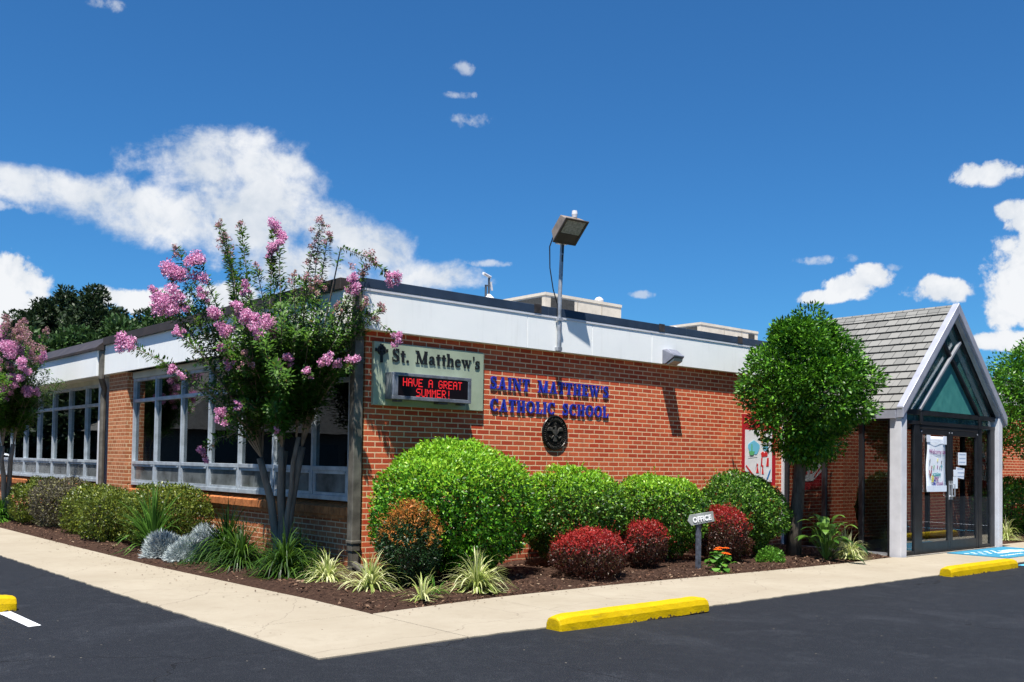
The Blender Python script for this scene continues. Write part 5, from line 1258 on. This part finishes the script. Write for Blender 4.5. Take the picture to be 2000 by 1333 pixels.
for k, ((tx, ty), zt, hw, m_, lab) in enumerate(FT):
    rz = 3.2 if m_ == 'dark' else 2.8
    far.append(((tx, ty, -.3), (tx, ty, zt - rz), (hw * 1.25, hw * 1.2, rz), m_, lab, [.7, 1, .95, .7, .3] if 'pointed' in lab else [.8, 1, 1, .85, .55]))
for i, (b, c, R3, m_, lab, shp) in enumerate(far):
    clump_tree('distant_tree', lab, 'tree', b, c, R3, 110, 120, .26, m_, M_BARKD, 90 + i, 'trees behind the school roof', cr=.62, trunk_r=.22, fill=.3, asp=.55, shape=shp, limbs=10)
# a neighbour's gable far left
hb = empty('distant_house', (8.0, 60, -.3), 'brown gabled roof peak just visible over the second pink tree', 'house')
mb = MB(); mb.box((1.6, 58, -.3), (9.2, 66, 7.2)); mb.build('wall', simple('brown_siding', (.18, .13, .11), .85), hb)
mb = MB(); mb.prism([(1.2, 7.1), (5.4, 11.2), (9.6, 7.1), (5.4, 7.2)], 1, 57.7, 66.3); mb.build('roof', simple('brown_shingle', (.13, .10, .10), .9), hb)

# crape myrtles
def panicle(c, R_, r, full, axis=None):
    n = int(1500 * R_ / .15 * (R_ / .15) ** .6 * (1.0 if full else .42)); n = max(n, 90)
    ax = norm((np.array([0, 0, 1.]) + (np.zeros(3) if axis is None else axis) + r.normal(size=3) * .2)[None])[0]
    # a few sub-clusters that make a ragged cone
    k = 7 if full else 12; cent = []
    for i in range(k):
        t = i / (k - 1); u = rand_dirs(1, r)[0]; cent.append(ax * R_ * (t * 1.5 - .75) + u * R_ * (.75 * (1 - t) + .25))
    cent = np.array(cent); w = r.randint(0, k, n); sr = R_ * (.50 if full else .32)
    P = cent[w] + rand_dirs(n, r) * (sr * r.rand(n) ** .45)[:, None] + np.array(c)
    s = .019 * r.uniform(.6, 1.5, n) * (1 if full else .85)
    return leaf_quads(P, rand_dirs(n, r), rand_dirs(n, r), s, s * .95, r, .25)
def crape(name, label, base, trunks, PN, crown_c, crown_r, nfill, seed, dens=1.0, group='pink flowering crape myrtles'):
    r = np.random.RandomState(seed); e = empty(name, base, label, 'tree', group); b = np.array(base)
    tips = []; mb = MB(); leaves = []; tipleaves = []
    for (tx, ty, tz, tr) in trunks:
        p1 = b + np.array([tx * .25, ty * .25, 0]); p4 = b + np.array([tx, ty, tz])
        pts = [p1 + np.array([0, 0, -.05])] + [p1 + (p4 - p1) * t + np.array([r.normal() * .012, r.normal() * .012, 0]) + np.array([tx, ty, 0]) * -.12 * math.sin(math.pi * t) for t in (.2, .4, .6, .8, 1)]
        mb.tube(pts, [tr * 1.35, tr * 1.05, tr * .95, tr * .9, tr * .85, tr * .8], 10); tips.append(p4)
    mb.build('trunk', M_BARK, e, smooth=True)
    bt = MB()
    def leafy(P, t0, dens_, wid, leaf=.055, tip=False):
        P = np.array(P); seg = np.linalg.norm(np.diff(P, axis=0), axis=1); cum = np.concatenate([[0], np.cumsum(seg)]); L = cum[-1]
        n = max(4, int(L * (1 - t0) * dens_)); s = L * (t0 + (1 - t0) * r.rand(n)); X = np.stack([np.interp(s, cum, P[:, i]) for i in range(3)], 1)
        ax = norm(np.stack([np.interp(np.minimum(s + .05, L), cum, P[:, i]) for i in range(3)], 1) - X + 1e-5)
        u = rand_dirs(n, r); u = norm(u - ax * (u * ax).sum(1)[:, None]); fall = (1.15 - s / L * .75)
        X = X + u * (wid * fall * r.rand(n))[:, None]; A = norm(u + ax * .45 + np.array([0, 0, -.1])); NN = norm(ax + rand_dirs(n, r) * .5 + np.array([0, 0, .6])); ll = leaf * r.uniform(.65, 1.2, n)
        (tipleaves if tip else leaves).append(leaf_quads(X, A, NN, ll, ll * .48, r))
    flow = {0: [], 1: []}
    for (x, y, z, R_, k) in PN:
        tgt = np.array([x, y, z]); v_ = tgt - np.array(crown_c)
        i = int(np.argmin([np.linalg.norm((tp - b)[:2] * 3 - v_[:2]) + .2 * r.rand() for tp in tips])); st = tips[i]
        mid = st + (np.array([tgt[0], tgt[1], max(tgt[2], st[2] + .3)]) - st) * .45; mid[2] += .18
        if tgt[1] < -.45: mid = tgt + np.array([-.50, .38, .36])
        cv = [st, st + (mid - st) * .5 + np.array([0, 0, .08]), mid, mid + (tgt - mid) * .55 + np.array([0, 0, .07]), tgt - norm((tgt - mid)[None])[0] * R_ * .5, tgt]
        bt.tube(cv, [.013, .011, .008, .006, .004, .003], 5, False)
        over = tgt[1] < -.45
        leafy(cv, .70 if over else .28, (110 if over else 215) * dens, .05 if over else .12, .062)
        leafy(cv, .82, 110 * dens, .05, .038, tip=True)
        flow[k].append(panicle(tgt, R_ * (.72 if over else .92), r, k == 1, norm(v_[None])[0] * .6))
        for q in range(0 if over else 2):      # side shoots
            a = cv[2] + (np.array(tgt) - cv[2]) * r.uniform(.1, .6); s_ = a + rand_dirs(1, r)[0] * np.array([.30, .30, .18]) + np.array([0, 0, .12])
            s_[0] = min(s_[0], -.12) if s_[2] < 3.6 and s_[1] > -.2 else s_[0]
            bt.tube([a, (a + s_) / 2 + np.array([0, 0, .03]), s_], [.006, .004, .002], 4, False); leafy([a, (a + s_) / 2, s_], .05, 120 * dens, .07)
    for i in range(nfill):
        d = rand_dirs(1, r)[0]; tgt = np.array(crown_c) + d * np.array(crown_r) * r.uniform(.35, 1.0)
        if tgt[2] < 3.62 and tgt[1] > -.15: tgt[0] = min(tgt[0], -.18 - r.rand() * .2)
        st = tips[r.randint(len(tips))]; m_ = (st + tgt) / 2 + np.array([0, 0, .1]); m_[0] = min(m_[0], -.15)
        bt.tube([m_ + (st - m_) * .25, m_, tgt], [.007, .006, .003], 5, False); leafy([st, m_, tgt], .32, 300 * dens, .20, .062)
    bt.build('branches', M_BARK, e)
    quads_obj('crown', np.concatenate(leaves), FOL['crape'], e); quads_obj('young_leaves', np.concatenate(tipleaves), FOL['crapet'], e)
    quads_obj('blossom', np.concatenate(flow[1]), FOL['pink'], e); quads_obj('fading_blossom', np.concatenate(flow[0]), FOL['pinkd'], e)
    return e
PN1 = [(-1.79, 1.49, 3.88, 0.087, 0), (-1.69, 1.09, 3.68, 0.159, 1), (-1.94, 1.31, 3.47, 0.219, 1), (-2.04, 1.16, 3.11, 0.168, 1), (-1.87, 1.1, 3.18, 0.109, 1), (-2.18, 1.95, 2.72, 0.15, 1), (-1.59, 0.72, 2.96, 0.143, 1), (-1.55, 0.27, 3.03, 0.105, 1), (-1.41, 0.17, 2.86, 0.163, 1), (-1.18, 0.25, 2.91, 0.107, 1), (-1.94, 1.01, 2.81, 0.072, 1), (-1.93, 1.11, 2.36, 0.078, 1), (-0.8, 2.31, 4.28, 0.124, 0), (-0.65, 2.55, 4.16, 0.099, 0), (-0.7, 2.06, 4.46, 0.075, 0), (-1.38, 1.18, 4.19, 0.069, 0), (-0.46, 1.58, 4.35, 0.162, 1), (-0.46, 1.43, 4.12, 0.093, 1), (-0.46, 1.64, 4.02, 0.074, 1), (-0.45, 0.4, 4.21, 0.125, 0), (-0.46, 0.19, 4.02, 0.099, 0), (-0.47, 0.53, 3.91, 0.126, 0), (-1.37, 0.45, 3.34, 0.071, 1), (-0.67, 0.04, 3.41, 0.121, 0), (-0.86, -0.06, 3.42, 0.083, 0), (-0.22, -0.31, 3.67, 0.169, 0), (-0.4, -0.32, 3.4, 0.12, 1), (0.03, -0.52, 3.49, 0.133, 1), (-0.09, -0.4, 3.13, 0.097, 0), (-0.25, -0.33, 3.19, 0.096, 0), (0.08, -0.53, 2.8, 0.103, 1), (-0.64, -0.18, 2.52, 0.095, 1), (-0.48, -0.13, 2.48, 0.06, 1), (-1.06, 0.26, 2.35, 0.089, 1), (-0.83, -0.05, 2.35, 0.065, 1), (-1.0, 0.12, 2.48, 0.083, 1), (-1.52, 0.56, 2.44, 0.059, 1), (-1.42, 0.31, 2.49, 0.105, 0), (-1.46, 0.83, 1.86, 0.091, 1), (-1.39, 0.55, 1.97, 0.048, 1), (-1.32, 1.68, 1.41, 0.077, 1), (-0.9, 0.53, 1.69, 0.043, 1), (-1.64, 0.48, 2.59, 0.059, 1), (-0.37, -0.31, 2.5, 0.072, 1), (-1.23, 0.49, 3.61, 0.054, 0), (-1.03, -0.06, 3.44, 0.07, 0), (-1.68, 0.95, 3.29, 0.072, 1), (-0.5, -0.15, 3.14, 0.072, 0), (-2.04, 1.46, 3.32, 0.086, 1), (-1.83, 1.28, 3.57, 0.073, 1)]
crape('crape_myrtle', 'large pink flowering crape myrtle in front of the side windows by the corner', (-.46, 1.15, 0), [(-.20, .22, 1.35, .055), (-.02, .02, 1.45, .060), (.12, -.22, 1.50, .050), (-.08, -.08, 1.5, .045), (.0, -.3, 1.62, .035)], PN1, (-.80, .62, 2.62), (1.02, 1.18, .86), 85, 101)
PN2 = [(-1.69, 9.9, 3.73, 0.24, 0), (-1.36, 9.78, 3.48, 0.29, 0), (-1.59, 9.9, 3.26, 0.27, 1), (-1.24, 9.8, 3.18, 0.175, 0), (-1.07, 9.81, 3.23, 0.117, 1), (-1.69, 10.05, 3.5, 0.174, 1), (-1.42, 9.65, 3.01, 0.173, 1), (-1.52, 9.93, 2.73, 0.155, 1), (-1.25, 9.94, 2.55, 0.137, 1), (-1.13, 9.87, 2.53, 0.098, 1), (-1.62, 9.9, 2.96, 0.154, 0), (-1.51, 9.74, 3.64, 0.173, 0), (-1.85, 10.34, 3.75, 0.243, 1), (-2.04, 10.21, 3.14, 0.24, 1), (-1.95, 10.15, 2.57, 0.192, 1), (-1.36, 9.97, 3.82, 0.137, 0), (-0.94, 10.0, 3.72, 0.099, 0), (-1.68, 9.98, 2.58, 0.135, 1), (-2.2, 10.64, 2.97, 0.214, 1), (-2.26, 10.88, 3.57, 0.196, 0)]
crape('crape_myrtle', 'second pink flowering crape myrtle, cut off by the left edge of the photo', (-1.34, 10.9, 0), [(-.1, .1, 1.5, .05), (.08, -.1, 1.55, .05), (-.12, -.12, 1.5, .045)], PN2, (-1.35, 10.6, 2.65), (.95, 1.05, .9), 95, 102, .85)

# ------------------------------------------------------------------ things across the lot that the windows mirror
op = empty('house_across_lot', (-15, 34, -.3), 'low grey roofed house across the lot, seen only mirrored in the side windows', 'house')
mb = MB(); mb.box((-20, 30, -.3), (-9, 40, 2.6)); mb.build('wall', simple('dark_brick_far', (.10, .075, .06), .8), op)
mb = MB(); mb.prism([(-20.6, 2.5), (-14.5, 6.0), (-8.4, 2.5)], 1, 29.4, 40.6); mb.build('roof', simple('grey_shingle', (.16, .145, .13), .9), op)
mb = MB(); mb.box((-17.5, 29.96, .9), (-16, 29.99, 2.0)); mb.box((-12.5, 29.96, .9), (-11, 29.99, 2.0)); mb.build('window', M_BLACK, op)
gt = 'trees across the lot mirrored in the glass'
tr0 = clump_tree('lot_tree', 'dense tree across the lot, seen only mirrored in the glass', 'tree', (-6, 56, -.3), (-6, 56, 4.6), (4.6, 4.6, 5.2), 150, 90, .55, 'dark', M_BARKD, 120, gt, cr=1.3, trunk_r=.3, limbs=10, asp=.6, fill=.2)
for (x, y, s) in ((-1, 58, 1.2), (-11, 54, 1.1), (-16, 52, 1.3), (-22, 49, 1.1), (-27, 46, 1.3), (-32, 42, 1.2), (-36, 37, 1.3), (-40, 31, 1.2), (-43, 25, 1.3), (-22, 36, .8), (-6, 44, .55), (-10, 41, .6),
                  (4, -38, 1.1), (11, -37, 1.2), (18, -37, 1.3), (25, -35, 1.2), (32, -33, 1.3), (39, -29, 1.2), (46, -25, 1.3), (54, -19, 1.4), (60, -11, 1.4), (58, -2, 1.3)):
    copy_tree(tr0, (x, y, -.3), x * 1.3, s)
for k, (x, y) in enumerate(((14.5, -8.5), (17.0, -8.5), (19.5, -8.5), (12.0, -8.5))):
    painted('bay_line', [(x, y), (x + .1, y), (x + .1, y + 4.2), (x, y + 4.2)], MATS['light_blue_paint'] if k % 2 else MATS['worn_white_paint'], 'painted bay line on the asphalt, mirrored in the entrance glass', 'road marking', 'bay lines beyond the right edge')

# ------------------------------------------------------------------ parked white car, mirrored in the far side windows
car = empty('parked_car', (-1.6, 27, 0), 'white parked car across the lot, mirrored in the far left windows', 'car')
M_CARW = mat('white_car_paint', lambda t: pbsdf(t, (.80, .80, .80), .25, 0, .5, Coat_Weight=.5))
prof = [(-2.25, .30), (-2.28, .62), (-2.15, .78), (-1.35, .90), (-.75, 1.36), (-.2, 1.45), (.65, 1.43), (1.45, 1.02), (2.1, .93), (2.25, .70), (2.22, .30)]
V = []; F = []; n = len(prof)
for yy, k in ((-.88, .97), (-.70, 1.0), (.70, 1.0), (.88, .97)):
    for (px_, pz) in prof: V.append((-1.6 + px_ * (1 if abs(yy) < .8 else .985), 27 + yy * (1 if pz < .95 else .84), pz * k if pz > .5 else pz))
for a in range(3):
    for i in range(n): F.append((a * n + i, a * n + (i + 1) % n, (a + 1) * n + (i + 1) % n, (a + 1) * n + i))
F += [tuple(range(n - 1, -1, -1)), tuple(range(3 * n, 4 * n))]
b = mesh_obj('body', V, F, M_CARW, car); md = b.modifiers.new('b', 'BEVEL'); md.width = .06; md.segments = 3
for sy in (-1, 1):
    mb = MB(); mb.prism([(-1.6 - 1.15, .96), (-1.6 - .68, 1.30), (-1.6 - .2, 1.36), (-1.6 + .6, 1.34), (-1.6 + 1.2, 1.0)], 1, 27 + sy * .80, 27 + sy * .835); mb.build('side_window', M_BLACK, car)
    for wx in (-1.45, 1.4):
        mb = MB(); mb.lathe((-1.6 + wx, 27 + sy * .80 + .1, .31), [(.31, 0), (.33, .03), (.33, .17), (.31, .20)], 'y-', 24); w_ = mb.build('wheel', M_BLACK, car)
        mb = MB(); mb.lathe((-1.6 + wx, 27 + sy * .80 + .10 + (.012 if sy > 0 else -.201), .31), [(.19, 0), (.17, .01), (.05, .02)], 'y-', 18); mb.build('rim', M_SILVER, w_)
mb = MB(); mb.bar((-1.6 - 1.28, 27, .97), (-1.6 - .80, 27, 1.33), 1.25, .02, up=(0, 0, 1)); mb.build('windscreen', M_BLACK, car)
